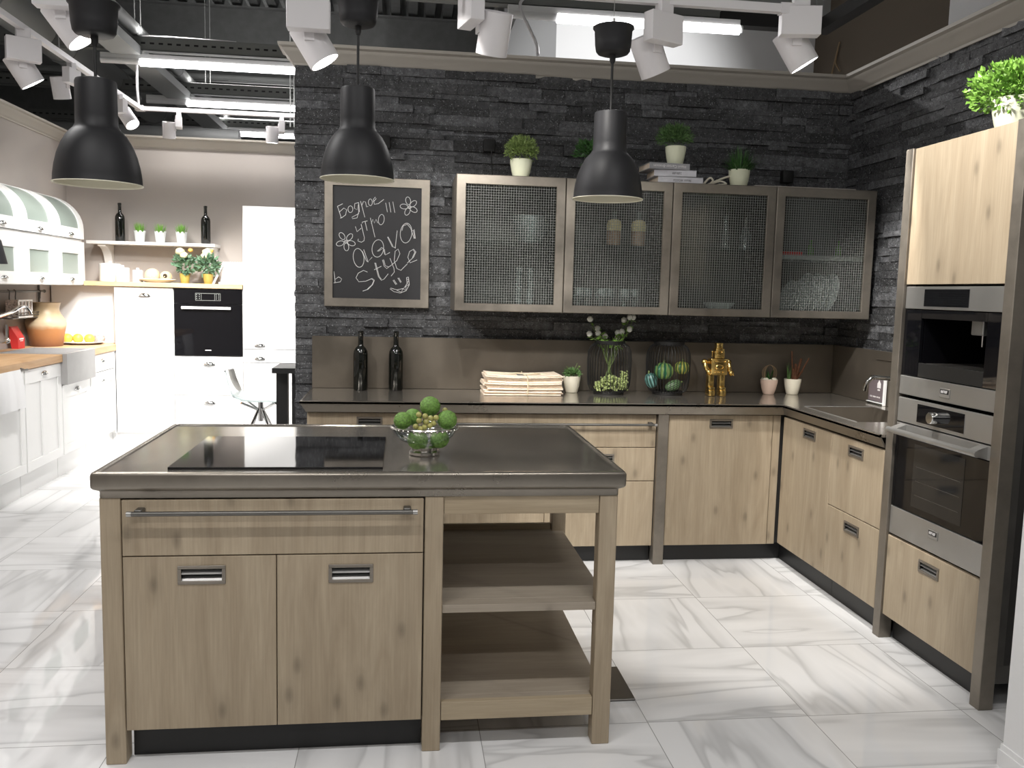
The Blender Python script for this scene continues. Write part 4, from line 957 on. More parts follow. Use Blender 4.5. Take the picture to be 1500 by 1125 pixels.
for b, d, h, s_, tx, fl in ((b3, d3, h3, .021, 'Henri Cartier-Bresson', 1),):
    cu = bpy.data.curves.new('spine_lettering', 'FONT'); cu.body = tx; cu.size = s_; cu.align_x = cu.align_y = 'CENTER'; cu.extrude = .0003
    tmp = bpy.data.objects.new('x', cu); COL.objects.link(tmp); bpy.context.view_layer.update()
    me = bpy.data.meshes.new_from_object(tmp.evaluated_get(bpy.context.evaluated_depsgraph_get())); bpy.data.objects.remove(tmp)
    MM = Matrix.Translation((0, -d/2-.0006, h/2)) @ TXY @ (Matrix.Rotation(math.pi, 4, 'Z') if fl else Matrix())
    for v in me.vertices: v.co = MM @ v.co
    me.materials.clear(); me.materials.append(M_['label_w'] if fl else M_['ink']); o = bpy.data.objects.new('spine_lettering', me); COL.objects.link(o); o.parent = b
c = Vector((xz(989, 238, 4.86).x, 4.86, 2.2330)); potted(c, .059, .042, .106, 'cream pot with a dark round bush standing on the books', G3, 'cream', bush(c+Vector((-.01, 0, .155)), .098, .072, 1400, .022, .007, 3), 'leafg')
c = on_cab(1083); potted(c, .061, .044, .104, 'cream pot with long dark spiky leaves right of the books', G3, 'cream', spiky(c+Vector((0, 0, .085)), 230, .15, .012, 4, 1.1, .04), 'leafd')
m = MB(); a = xz(1030, 266, 4.82)
m.tube(spline([(a.x, 4.82, 2.128), (a.x+.03, 4.80, 2.165), (a.x+.05, 4.80, 2.15), (a.x+.04, 4.82, 2.128), (a.x+.10, 4.80, 2.13), (a.x+.14, 4.83, 2.14), (a.x+.11, 4.85, 2.155), (a.x+.03, 4.84, 2.13), (a.x+.14, 4.86, 2.178), (a.x+.19, 4.85, 2.19)]), .006, 8)
m.thing('cord_bundle', M_['ivory'], 'loosely coiled pale cord beside the books on the cabinets', 'cord')
m = MB(); m.box(1.99, 2.60, 4.80, 5.10, 2.1215, 2.137, .001); m.thing('loose_board', M_['crown'], 'taupe board lying on the rightmost wall cabinet', 'board')

# ---- counter pots, vases, robot
def on_counter(px, y): p = atY(px, 575, y); return Vector((p.x, y, .911))
G4 = 'small pots on the steel counter'
c = on_counter(837, 5.02); t = potted(c, .052, .036, .098, 'ivory pot with moss and a sprig between newspapers and wire vase', G4, 'ivory', bush(c+Vector((0, 0, .112)), .05, .026, 260, .022, .010, 6), 'leafg')
m = MB(); 
for (dx, h) in ((-.035, .055), (.03, .075), (.04, .05)): m.tube([c+Vector((0, 0, .1)), c+Vector((dx*.6, 0, .1+h*.6)), c+Vector((dx, 0, .1+h))], .0022, 6)
m.sph(c+Vector((.042, 0, .152)), .008); m.part('sprig', M_['stem'], t)
c = on_counter(1125.5, 5.035); t = potted(c, .052, .034, .09, 'pale pink pot with a small succulent inside a ring of twigs', G4, 'pink', spiky(c+Vector((0, 0, .078)), 16, .085, .016, 8, .6, .015), 'leafd')
m = MB()
for k in range(5):
    a = k*.5; m.tube([c+Vector((.048*math.cos(q)*math.cos(a*.3), .03*math.sin(a)*math.cos(q), .128+.05*math.sin(q))) for q in [2*math.pi*i/28 for i in range(28)]], .0016, 5, closed=True)
m.part('twig_ring', M_['straw'], t)
m = MB()
for k in range(9): a = k*.75; m.sph(c+Vector((.036*math.cos(a), .036*math.sin(a), .088+.006*math.sin(3*k))), .016, .014, .011, 10, 8, .1)
m.part('pebbles', M_['ivory'], t)
c = on_counter(1160, 5.045); t = potted(c, .052, .036, .095, 'ivory pot holding brown cinnamon-like sticks and green stalks', G4, 'ivory', spiky(c+Vector((-.025, 0, .08)), 10, .11, .014, 9, .25, .018), 'leafg')
rnd = random.Random(3)
for k, (dx, h, r_) in enumerate([(-.015, .19, .0045), (.05, .145, .008), (.09, .15, .0045), (.02, .11, .009), (.0, .075, .008), (.035, .09, .008), (.06, .07, .007), (-.008, .085, .006), (.045, .06, .007)]):
    m = MB(); m.tube([c+Vector((dx*.25, rnd.uniform(-.02, .02), .075)), c+Vector((dx, rnd.uniform(-.02, .02), .075+h))], r_, 8); m.part('stick', M_['twig'], t)
def wire_vase(px, y, label):
    c = on_counter(px, y); t = T('wire_vase', label, 'vase', c, 'black ribbed wire vases on the steel counter')
    m = MB(); m.lathe([(.078, 0), (.090, 0), (.090, .02), (.078, .02), (.078, 0)], c, 36); m.lathe([(0, .012), (.08, .012)], c, 36); m.part('base_ring', M_['black'], t)
    m = MB(); m.lathe([(.086, .292), (.090, .292), (.091, .315), (.086, .315), (.086, .292)], c, 36); m.part('neck_ring', M_['black'], t)
    m = MB()
    for k in range(40):
        a = 2*math.pi*k/40; q = lambda r, z: c+Vector((r*math.cos(a), r*math.sin(a), z))
        m.tube([q(.088, .012), q(.110, .022), q(.124, .05), q(.129, .10), q(.130, .20), q(.127, .25), q(.112, .282), q(.089, .300)], .0019, 5)
    m.part('wire_cage', M_['black'], t); return c
c = wire_vase(891, 4.985, 'black wire vase holding white flowers and pale green berries')
bq = T('flower_bouquet', 'loose white pompon flowers standing in the black wire vase', 'flowers', c+Vector((0, 0, .02)))
HD = [(195, 140), (187, 313), (283, 250), (290, 305), (372, 343), (595, 150), (665, 118), (705, 118), (660, 260), (520, 300), (572, 288), (515, 362)]
sm = MB(); lm = MB(); rnd = random.Random(5)
for k, (hx, hy) in enumerate(HD):
    p = atY(840+hx*.1244, 450+hy*.1244, 4.985+rnd.uniform(-.04, .04)); m = MB(); m.sph(p, .0165, u=16, v=12, bump=.14); m.part('flower_head', M_['flower'], bq, sharp=80)
    b = c+Vector(((c.x-p.x)*.35, rnd.uniform(-.03, .03), .04)); n_ = c+Vector(((p.x-c.x)*.45, rnd.uniform(-.04, .04), .30)); sm.tube([b, n_, p-Vector((0, 0, .012))], .002, 6)
    for _ in range(9): q = n_.lerp(p, rnd.uniform(-.35, .9)); leafm(lm, q, Vector((rnd.uniform(-1, 1), rnd.uniform(-.6, .6), rnd.uniform(-.4, .8))), .034, .012, rnd)
sm.part('stems', M_['stem'], bq); lm.part('leaves', M_['leafl'], bq, smooth=False)
t = T('berry_sprigs', 'pale green berry sprigs lying in the bottom of the flower vase', 'sprigs', c+Vector((.02, 0, .014)))
m = MB(); rnd = random.Random(9)
for _ in range(420):
    u_, v_ = rnd.uniform(-1, 1), rnd.uniform(0, 1)
    if rnd.random() < .16: p = c+Vector((.085+rnd.uniform(-.018, .02), rnd.uniform(-.05, .0), .06+rnd.uniform(0, .075)))
    else: p = c+Vector((.01+u_*.095, rnd.uniform(-.085, .03), .025+v_*.085*(1-u_*u_*.7)))
    if (p-c).xy.length > .118: continue
    m.sph(p, rnd.uniform(.0045, .007), u=7, v=5)
m.part('berries', M_['berry'], t)
m = MB()
for k in range(10): a = k*.63; m.tube([c+Vector((.05*math.cos(a), .05*math.sin(a), .016)), c+Vector((.03*math.cos(a), .03*math.sin(a), .07)), c+Vector((.07*math.cos(a+1)*.8, -.02+.05*math.sin(a+1), .095))], .0016, 5)
m.part('stems', M_['stem'], t)
c = wire_vase(977, 4.985, 'black wire vase filled with striped green gourds')
def gourd(px, py, y, rx, rz, n, mt, label, tilt=0):
    p = atY(930+px*.0978, 480+py*.0978, y); t = bpy.data.objects; m = MB(); u, v = 48, 14; MMx = Matrix.Translation(p) @ Matrix.Rotation(R(tilt), 4, 'Y')
    g = MB(); rings = []
    for i in range(v+1):
        th = math.pi*i/v; ring = []
        for k in range(u if 0 < i < v else 1):
            a = 2*math.pi*k/u; q = 1+.05*math.cos(n*a)*math.sin(th); ring.append(g.bm.verts.new((rx*q*math.sin(th)*math.cos(a), rx*q*math.sin(th)*math.sin(a), -rz*math.cos(th)*(1-.12*math.cos(th)**8))))
        rings.append(ring)
    for A, B in zip(rings, rings[1:]):
        for k in range(u):
            j = (k+1) % u
            if len(A) == 1: g.face([A[0], B[j], B[k]])
            elif len(B) == 1: g.face([A[k], A[j], B[0]])
            else: g.face([A[k], A[j], B[j], B[k]])
    o = T('gourd', label, 'gourd', p, 'gourds in the black wire vase'); o.rotation_euler = (0, R(tilt), 0)
    g.part('skin', M_[mt], o, local=True, sharp=80); m = MB(); m.tube([(0, 0, rz*.85), (0, .002, rz*1.0), (.006, .004, rz*1.18)], [.006, .0045, .005], 8); m.part('stalk', M_['stem'], o, local=True)
gourd(432, 648, 4.96, .057, .055, 10, 'gourd1', 'large round striped green gourd in the middle of the wire vase')
gourd(705, 600, 4.99, .044, .043, 10, 'gourd2', 'yellow and green gourd at the upper right in the wire vase', 0)
gourd(245, 790, 4.95, .036, .05, 9, 'gourd3', 'dark teal gourd at the lower left in the wire vase', -20)
gourd(570, 870, 4.93, .030, .056, 16, 'gourd4', 'dark netted gourd lying at the lower right in the wire vase', 65)
# golden toy robot
c = on_counter(1049, 4.93)
t = T('robot_figurine', 'shiny golden toy robot figurine on the counter', 'figurine', c)
k_ = .000352
def rb(m, x0, x1, z0, z1, d, b=.003, y=0): m.box(c.x+(x0-335)*k_, c.x+(x1-335)*k_, c.y-d/2+y, c.y+d/2+y, .9115+(1052-z1)*k_, .9115+(1052-z0)*k_, b, 2)
m = MB(); rb(m, 255, 428, 300, 418, .05); rb(m, 268, 420, 255, 300, .052); rb(m, 285, 395, 172, 255, .04); rb(m, 280, 400, 160, 175, .044); rb(m, 280, 405, 345, 368, .004, .001, -.027)
for x in (305, 375): m.sph((c.x+(x-335)*k_, c.y-.027, .9115+(1052-315)*k_), .006)
m.tube([(c.x+(232-335)*k_, c.y, .9115+(1052-400)*k_), (c.x+(232-335)*k_, c.y, .9115+(1052-320)*k_)], .003, 8); m.sph((c.x+(232-335)*k_, c.y, .9115+(1052-312)*k_), .006); m.part('head', M_['gold'], t)
m = MB(); rb(m, 192, 478, 428, 700, .07, .004); rb(m, 185, 485, 425, 445, .074); rb(m, 225, 440, 605, 630, .006, .001, -.037); rb(m, 270, 400, 450, 480, .006, .002, -.037)
m.lathe([(.024, 0), (.026, .002), (.026, .006), (.02, .008), (.018, .004), (0, .004)], n=24, M=Matrix.Translation((c.x, c.y-.035, .9115+(1052-562)*k_)) @ Matrix.Rotation(R(90), 4, 'X'), sx=1.0, sy=.6)
for x in (232, 437): m.sph((c.x+(x-335)*k_, c.y-.036, .9115+(1052-470)*k_), .007)
for x in (265, 335, 405): m.sph((c.x+(x-335)*k_, c.y-.036, .9115+(1052-655)*k_), .006)
m.part('torso', M_['gold'], t)
for s_, P in ((-1, [(185, 480), (100, 480), (105, 560), (135, 610), (165, 650)]), (1, [(485, 480), (525, 480), (525, 560), (530, 620), (560, 660)])):
    m = MB(); q = [Vector((c.x+(a-335)*k_, c.y-(.0 if i < 2 else .02), .9115+(1052-b)*k_)) for i, (a, b) in enumerate(P)]
    m.tube(q, [.012, .015, .013, .014, .013], 12); m.sph(q[1], .017); m.sph(q[3], .014); m.sph(q[4], .017, u=12, v=8)
    m.tube([q[4], q[4]+Vector((s_*.012, -.016, -.014))], .006, 8); m.tube([q[4], q[4]+Vector((-s_*.01, -.016, -.016))], .006, 8); m.part('arm', M_['gold'], t)
for (a, b) in ((165, 262), (360, 455)):
    m = MB(); rb(m, a, b, 690, 905, .045, .003); rb(m, a-4, b+8, 900, 960, .06, .004, -.008); rb(m, a-8, b+4, 955, 1052, .075, .005, -.012); m.part('leg', M_['gold'], t)
# plant on the tall cabinet
p = atX(1486, 182, 2.40); c = Vector((2.36, 3.03, 2.1405)); p2 = atX(1487, 180, 2.36); c.y = p2.y
potted(c, .088, .058, .150, 'ribbed pale pot with bright leafy plant on the tall oven cabinet', G3, 'cream', bush(c+Vector((-.01, 0, .185)), .17, .105, 1700, .025, .019, 12, -.45), 'leafl')

# ---- inside the wall cabinets
def in_cab(px, y, z): p = atY(px, 400, y); return Vector((p.x, y, z))
SH, FL = 1.7745, 1.4055
def glassthing(name, c, prof, label, cat, group=None, mt='glassw', n=24):
    m = MB(); m.lathe(prof, c, n); return m.thing(name, M_[mt], label, cat, group, sharp=50)
glassthing('glass_bowl', in_cab(776, 4.93, SH), [(0, .004), (.06, .004), (.09, .05), (.11, .15), (.113, .152), (.094, .05), (.062, 0), (0, 0)], 'wide clear glass bowl on the upper shelf of the first cabinet', 'bowl')
glassthing('glass_jug', in_cab(774, 4.93, SH+.006), [(0, .004), (.042, .004), (.056, .15), (.059, .15), (.045, 0), (0, 0)], 'clear tall tumbler inside the wide glass bowl', 'tumbler')
for px, lab in ((760, 'left twisted glass candlestick in the first cabinet'), (777, 'right twisted glass candlestick in the first cabinet')):
    pr = [(0, 0), (.04, 0), (.04, .006), (.014, .02)]
    for k in range(6): pr += [(.012, .03+k*.03), (.021, .042+k*.03), (.012, .054+k*.03)]
    pr += [(.024, .215), (.024, .232), (0, .232)]
    glassthing('candlestick', in_cab(px, 4.88, FL), pr, lab, 'candlestick', 'glass candlesticks')
for px, lab in ((897, 'left bottle of layered yellow and brown sand'), (933, 'right bottle of layered yellow and brown sand')):
    c = in_cab(px, 4.90, SH); t = T('sand_bottle', lab, 'bottle', c, 'layered sand bottles')
    m = MB(); m.lathe([(0, .003), (.036, .003), (.040, .01), (.042, .085), (0, .085)], c, 28); m.part('lower_sand', M_['sand2'], t)
    m = MB(); m.lathe([(0, .0855), (.042, .0855), (.043, .12), (.036, .142), (.018, .150), (0, .15)], c, 28); m.part('upper_sand', M_['sand1'], t)
    m = MB(); m.lathe([(.013, .15), (.012, .19), (.015, .192), (.015, .196)], c, 20); m.part('neck', M_['glassw'], t)
for k, px in enumerate((848, 860, 882, 893, 916, 930)):
    nm = ['leftmost', 'second', 'third', 'fourth', 'fifth', 'rightmost'][k]
    glassthing('goblet', in_cab(px, 4.83+.07*(k % 2), FL), [(0, 0), (.032, 0), (.03, .004), (.006, .01), (.012, .03), (.007, .04), (.013, .052), (.03, .066), (.036, .085), (.035, .125), (.033, .125), (.033, .085), (0, .064)], nm+' glass goblet on the floor of the second cabinet', 'goblet', 'glass goblets in the second wall cabinet')
for px, lab, h, st in ((1060, 'slender twisted glass decanter with tall stopper', .20, .05), (1089, 'wider glass carafe with a rod stopper', .13, .07)):
    c = in_cab(px, 4.92, SH); t = T('decanter', lab, 'decanter', c, 'decanters in the third cabinet'); w = .022 if h > .15 else .032
    m = MB(); m.lathe([(0, 0), (w*1.2, 0), (w, .02), (w*.8, .045), (w*1.05, .07), (w*.75, .10), (w*.6, h-.02), (w*.45, h)], c, 22); m.part('body', M_['glassw'], t)
    m = MB(); m.lathe([(0, h-.01), (.007, h-.01), (.006, h+st*.6), (.009, h+st*.8), (0, h+st)], c, 14); m.part('stopper', M_['chrome'], t)
def plate_flat(c, r, h, label, grp): m = MB(); m.lathe([(0, .003), (r*.6, .003), (r, h), (r+.002, h-.002), (r*.62, 0), (0, 0)], c, 40); return m.thing('plate', M_['plate'], label, 'plate', grp, sharp=50)
c = in_cab(1056, 4.88, FL); G5 = 'white plates in the third cabinet'
plate_flat(c, .135, .016, 'white dinner plate lowest in the third cabinet stack', G5); plate_flat(c+Vector((0, 0, .0075)), .128, .016, 'white dinner plate second in the third cabinet stack', G5)
m = MB(); m.lathe([(0, .004), (.05, .004), (.09, .045), (.092, .043), (.055, 0), (0, 0)], c+Vector((-.004, 0, .0135)), 40); m.thing('serving_bowl', M_['plate'], 'white shallow bowl on top of the third cabinet plates', 'bowl', sharp=50)
t = T('plate_rack', 'wire plate rack along the floor of the rightmost cabinet', 'rack', (2.38, 4.92, FL))
m = MB()
for y in (4.80, 5.03): m.tube([(2.115, y, FL+.006), (2.655, y, FL+.006)], .003, 6)
for k in range(19): x = 2.13+k*.0285; m.tube([(x, 4.80, FL+.006), (x, 4.80, FL+.034)], .0018, 6); m.tube([(x, 4.80, FL+.006), (x, 5.03, FL+.006), (x, 5.03, FL+.05)], .0018, 6)
m.part('wires', M_['chrome'], t)
for k, (px, r_) in enumerate(((1160, .095), (1167, .095), (1184, .118), (1197, .118), (1206, .112), (1220, .118))):
    x = in_cab(px, 4.9, 0).x; nm = ['small white plate leaning leftmost in the plate rack', 'second small white plate in the plate rack', 'first large white plate in the plate rack', 'second large white plate in the plate rack', 'third large white plate in the plate rack', 'rightmost large white plate in the plate rack'][k]
    o = T('plate', nm, 'plate', (x, 4.915, FL+.008), 'plates standing in the rack')
    MM = Matrix.Translation((0, 0, r_)) @ Matrix.Rotation(R(-78 if k > 1 else -72), 4, 'Y')
    m = MB(); m.lathe([(0, .003), (r_*.62, .003), (r_, .018), (r_+.002, .016), (r_*.64, 0), (0, 0)], n=40, M=MM); m.part('disc', M_['plate'], o, local=True, sharp=50)
m = MB(); a = in_cab(1149, 4.83, 0); m.box(2.11, atY(1172, 372, 4.83).x, 4.80, 4.92, 1.7485, 1.770, .002); m.thing('red_box', M_['red'], 'flat red box on the steel shelf of the rightmost cabinet', 'box')
for px, lab in ((1185, 'left small green glass bottle on the steel shelf'), (1226, 'right small green glass bottle on the steel shelf')):
    glassthing('small_bottle', in_cab(px, 4.88, 1.7485), [(0, 0), (.018, 0), (.02, .004), (.02, .05), (.008, .07), (.008, .095), (0, .096)], lab, 'bottle', 'green bottles in the rightmost cabinet', 'bulbgreen')

# ================================================================== PENDANT LAMPS
LS = .26/.38
SHADE = [(.0, .462), (.070, .462), (.084, .458), (.0875, .448), (.089, .30), (.090, .262), (.097, .250), (.099, .244), (.108, .236), (.128, .214), (.150, .175), (.168, .128), (.180, .078), (.186, .035), (.188, .006), (.190, .0)]
def pendant(x, y, z, cz, label):
    t = T('pendant_lamp', label, 'pendant lamp', (x, y, z), 'charcoal dome pendant lamps'); c = Vector((x, y, z))
    m = MB(); m.lathe([(a*LS, b*LS) for a, b in SHADE], c, 48); sh = m.part('shade', M_['lamp'], t, sharp=50)
    m = MB(); m.lathe([(.190*LS, 0)]+[(max(0, (a-.004))*LS, (b-.003)*LS) for a, b in SHADE[::-1][1:]], c, 48); m.part('inner_shade', M_['lampin'], t, sharp=50)
    m = MB(); m.tube([(x+.19*LS*math.cos(a), y+.19*LS*math.sin(a), z) for a in [2*math.pi*k/48 for k in range(48)]], .0016, 6, closed=True); m.part('rim', M_['lampin'], t)
    m = MB(); m.tube([(x, y, z+.46*LS), (x, y, cz)], .0048, 8); m.lathe([(.007, -.03), (.011, -.02), (.011, .0)], (x, y, cz), 14); m.part('cord', M_['cord'], t)
    m = MB(); m.lathe([(0, .0), (.045, .0), (.056, .004), (.062, .012), (.066, .035), (.069, .085), (.075, .092), (.075, .097), (.066, .094), (.058, .02), (0, .012)], (x, y, cz), 40); m.part('canopy', M_['lamp'], t, sharp=50)
    m = MB(); m.tube([(x, y, cz+.02), (x, y, cz+.13)], .006, 8); m.tube([(x, y, cz+.12), (x, y, 5.0)], .0012, 5); m.part('suspension_wire', M_['steel'], t)
def pend(x0, x1, yr, y, topc, label):
    p = atY((x0+x1)/2, yr, y); q = atY((x0+x1)/2, topc, y); pendant(p.x, y, p.z, q.z, label)
pend(83, 205, 270, 2.88, 53, 'charcoal dome pendant lamp on the left, in front of the white kitchen')
pend(470, 577, 263, 3.17, 38, 'charcoal dome pendant lamp in the middle, over the chalkboard')
pend(839, 941, 292, 3.20, 80, 'charcoal dome pendant lamp on the right, in front of the wall cabinets')
# ================================================================== WHITE KITCHEN, LEFT
def cup(parent, y=None, z=0, x=0, axis='X', w=.05):
    """half-dome cup handle on a front facing +X (axis X) or -Y (axis Y)"""
    m = MB(); P = []
    n, v = 18, 6
    rings = []
    for i in range(v+1):
        ph = math.pi/2*i/v; ring = []
        for k in range(n+1):
            a = math.pi*k/n; p = Vector((w*math.cos(a)*math.cos(ph), .028*math.sin(ph), w*.62*math.sin(a)*math.cos(ph)))
            ring.append(p)
        rings.append(ring)
    def W(p): return Vector((x+p.y, y-p.x, z+p.z)) if axis == 'X' else Vector((x+p.x, y-p.y, z+p.z))
    vs = [[m.bm.verts.new(W(p)) for p in r_] for r_ in rings]
    for A, B in zip(vs, vs[1:]):
        for k in range(n): m.face([A[k], A[k+1], B[k+1], B[k]])
    m.tube([W(Vector((-w, .002, 0))), W(Vector((w, .002, 0)))], .004, 6)
    return m.part('cup_handle', M_['chrome'], parent, sharp=60)
def shaker(parent, name, a0, a1, z0, z1, face, axis, cols=1, fr=.07, flat=False):
    """white framed front; axis X faces +X (a is Y), axis Y faces -Y (a is X)"""
    MM = Matrix(((0, 1, 0, face), (1, 0, 0, 0), (0, 0, 1, 0), (0, 0, 0, 1))) if axis == 'X' else Matrix(((1, 0, 0, 0), (0, -1, 0, face), (0, 0, 1, 0), (0, 0, 0, 1)))
    m = MB()
    if flat: m.box(a0, a1, -.02, 0, z0, z1, .002, M=MM)
    else:
        m.box(a0, a1, -.02, -.010, z0, z1, M=MM)
        m.box(a0, a1, -.010, 0, z0, z0+fr, .0015, M=MM); m.box(a0, a1, -.010, 0, z1-fr*1.4, z1, .0015, M=MM)
        e = [a0+(a1-a0)*k/cols for k in range(cols+1)]
        for k, q in enumerate(e):
            w0, w1 = (q, q+fr) if k == 0 else (q-fr, q) if k == cols else (q-fr*.75, q+fr*.75)
            m.box(w0, w1, -.010, 0, z0+fr, z1-fr*1.4, .0015, M=MM)
    return m.part(name, M_['white'], parent)
LX, LZ = -2.55, .885
G6 = 'white base cabinets along the left wall'
def lbase(y0, y1, label, kind):
    t = T('base_cabinet', label, 'base cabinet', (-2.85, (y0+y1)/2, 0), G6)
    m = MB(); m.box(-3.13, LX-.022, y0, y1, .165, LZ if kind != 'sink' else .70); m.part('carcass', M_['white'], t)
    m = MB(); m.box(-2.615, -2.60, y0, y1, 0, .164); m.part('plinth', M_['white'], t)
    a, b = y0+.006, y1-.006
    if kind == 'mix':
        d = shaker(t, 'drawer', a, b, .735, LZ-.004, LX, 'X', flat=True); cup(d, (a+b)/2, .815, LX, 'X', .045)
        d = shaker(t, 'door', a, b, .172, .728, LX, 'X'); cup(d, (a+b)/2, .650, LX, 'X', .045)
    elif kind == 'tall':
        d = shaker(t, 'door', a, b, .172, LZ-.004, LX, 'X', cols=2); cup(d, (a+b)/2, .825, LX, 'X', .045)
    elif kind == 'sink':
        d = shaker(t, 'door', a, b, .172, .705, LX, 'X'); cup(d, (a+b)/2, .645, LX, 'X', .045)
    return t
lbase(5.58, 6.215, 'white base cabinet with one drawer nearest on the left run', 'mix')
lbase(6.22, 6.865, 'white base cabinet with a two-panel door left of the grey sink', 'tall')
lbase(6.87, 7.465, 'white base cabinet under the grey apron sink', 'sink')
t = lbase(7.47, 8.075, 'white base cabinet in the corner right of the grey sink', 'mix')
m = MB(); m.box(-2.60, LX, 8.073, 8.098, .145, LZ); m.box(-2.615, -2.60, 8.075, 8.138, 0, .164); m.part('filler_panel', M_['white'], t)
m = MB(); m.box(-3.13, -2.533, 5.2, 6.848, LZ+.003, .945, .003); m.box(-3.13, -3.0, 6.848, 7.458, LZ+.003, .945); m.box(-3.13, -2.533, 7.458, 8.09, LZ+.003, .945, .003); m.box(-3.13, -2.56, 8.09, 8.238, LZ+.003, .945)
m.thing('countertop', M_['beechy'], 'light wooden countertop along the left wall', 'countertop')
t = T('apron_sink', 'grey stone apron-front sink set in the light wooden counter', 'sink', (-2.75, 7.153, .715)); q = lambda i, z: [(-2.995+i, 6.852+i, z), (-2.503-i, 6.852+i, z), (-2.503-i, 7.454-i, z), (-2.995+i, 7.454-i, z)]
m = MB(); m.loft([q(0, .715), q(0, .948), q(.004, .951), q(.03, .951), q(.035, .76)]); m.part('basin', M_['greensink'], t, sharp=30)
t = T('kitchen_tap', 'arched chrome tap over the grey sink', 'tap', (-3.06, 6.85, .946))
m = MB(); ty = 6.88
m.tube(spline([(-3.06, ty-.12, .946), (-3.06, ty-.12, 1.19), (-3.04, ty-.02, 1.2), atX(17, 457, -2.98), atX(28, 450.5, -2.95), atX(36, 449, -2.93), atX(42, 454, -2.91), atX(45, 460, -2.90)], 4), .014, 10); m.part('spout', M_['chrome'], t)
m = MB(); a = atX(3, 500, -3.05); b = atX(10, 499, -2.98); m.tube([a, b], .018, 10); m.tube([b, b+Vector((0, 0, .12))], .008, 8); m.sph(b, .024); m.part('lever', M_['chrome'], t)
# towel on a rail
m = MB(); m.tube([(-2.505, 5.3, .895), (-2.505, 6.16, .895)], .007, 8); m.tube([(-2.505, 6.12, .895), (-2.535, 6.12, .905)], .006, 8); m.thing('towel_rail', M_['steeld'], 'dark towel rail under the wooden counter edge', 'rail')
m = MB(); a = 5.985; N = 12
R1 = [[(-2.486+.004*math.sin(i*1.3), 5.55+(a-5.55)*i/N, .905), (-2.470+.007*math.sin(i*1.7), 5.55+(a-5.55)*i/N, .80), (-2.462+.008*math.sin(i*1.7), 5.55+(a-5.55)*i/N, .66), (-2.456+.008*math.sin(i*1.7), 5.55+(a-5.55)*i/N, .66), (-2.462+.007*math.sin(i*1.7), 5.55+(a-5.55)*i/N, .80), (-2.478, 5.55+(a-5.55)*i/N, .912)] for i in range(N+1)]
m.loft(R1); m.thing('towel', plain('white_cotton', (.82, .82, .82), .9), 'white towel hanging at the left edge over the rail', 'towel', sharp=60)
# wall cabinets with rounded tops
UX = -2.80
PROF = [(UX, 1.862), (UX, 1.95)]+[(-3.125+.325*math.cos(R(a)), 1.95+.285*math.sin(R(a))) for a in range(8, 91, 8)]+[(-3.125, 2.235)]
PIN = [(x-.018, z-.004 if i > 1 else z) for i, (x, z) in enumerate(PROF)]
def cshape(m, y0, y1, i0, i1, off=0):
    O = PROF[i0:i1+1]; I = [(UX-.02-off if i < 2 else -3.125+(.305-off)*(x+3.125)/.325, 1.95+(z-1.95)*(.265-off)/.285 if i >= 2 else z) for i, (x, z) in list(enumerate(PROF))[i0:i1+1]]
    if off: O = [(UX-off if i < 2 else -3.125+(.325-off)*(x+3.125)/.325, 1.95+(z-1.95)*(.285-off)/.285 if i >= 2 else z) for i, (x, z) in list(enumerate(PROF))[i0:i1+1]]
    poly = O+I[::-1]; m.loft([[(x, y0, z) for x, z in poly], [(x, y1, z) for x, z in poly]])
names = ['white rounded wall cabinet nearest at the left edge', 'white rounded wall cabinet in the middle of the left wall', 'white rounded wall cabinet farthest, beside the floating shelf']
for k, (y0, y1) in enumerate(((6.235, 6.868), (6.870, 7.503), (7.505, 8.138))):
    t = T('rounded_wall_cabinet', names[k], 'wall cabinet', (-2.97, (y0+y1)/2, 1.46), 'white rounded wall cabinets')
    m = MB(); side = [(-3.13, 1.46), (UX-.022, 1.46)]+[(UX-.022 if i < 2 else -3.13+(.30)*(x+3.125)/.325, 1.95+(z-1.95)*.26/.285 if i >= 2 else z) for i, (x, z) in enumerate(PROF)]
    m.prism(side, 'y', y0, y0+.018); m.prism(side, 'y', y1-.018, y1); m.box(-3.13, UX-.022, y0+.018, y1-.018, 1.46, 1.478); m.box(-3.13, UX-.022, y0+.018, y1-.018, 1.838, 1.858); m.box(-3.135, -3.128, y0, y1, 1.46, 2.2); m.part('carcass', M_['white'], t)
    m = MB(); L = len(PROF)-1; cshape(m, y0+.003, y0+.11, 0, L); cshape(m, y1-.11, y1-.003, 0, L); cshape(m, y0+.11, y1-.11, 0, 1); cshape(m, y0+.11, y1-.11, L-2, L)
    d = m.part('curved_door', M_['white'], t); cup(d, (y0+y1)/2, 1.885, UX, 'X', .042)
    m = MB(); cshape(m, y0+.108, y1-.108, 1, L-2, .008); m.part('glass', M_['frost'], d)
    m = MB(); a0, a1, b0, b1 = y0+.125, y1-.125, 1.556, 1.732
    fr_ = lambda a, c, b, e, x: [(x, a, c), (x, b, c), (x, b, e), (x, a, e)]
    m.loft([fr_(a0, b0, a1, b1, UX-.02), fr_(y0+.003, 1.466, y1-.003, 1.838, UX-.02), fr_(y0+.003, 1.466, y1-.003, 1.838, UX), fr_(a0, b0, a1, b1, UX), fr_(a0, b0, a1, b1, UX-.02)], False, False)
    d = m.part('door', M_['white'], t); cup(d, (y0+y1)/2, 1.503, UX, 'X', .042)
    m = MB(); m.box(UX-.016, UX-.010, a0-.004, a1+.004, b0-.004, b1+.004); m.part('glass', M_['frost'], d)
t = T('lamp_shade', 'dark conical lamp shade cut by the left edge of the view', 'lamp', atY(-12, 386, 6.1)); c = WL[t.name]
m = MB(); m.lathe([(.0, .20), (.025, .20), (.03, .19), (.06, .15), (.092, 0), (.088, 0), (.056, .145), (0, .18)], c, 28); m.part('shade', M_['lamp'], t)
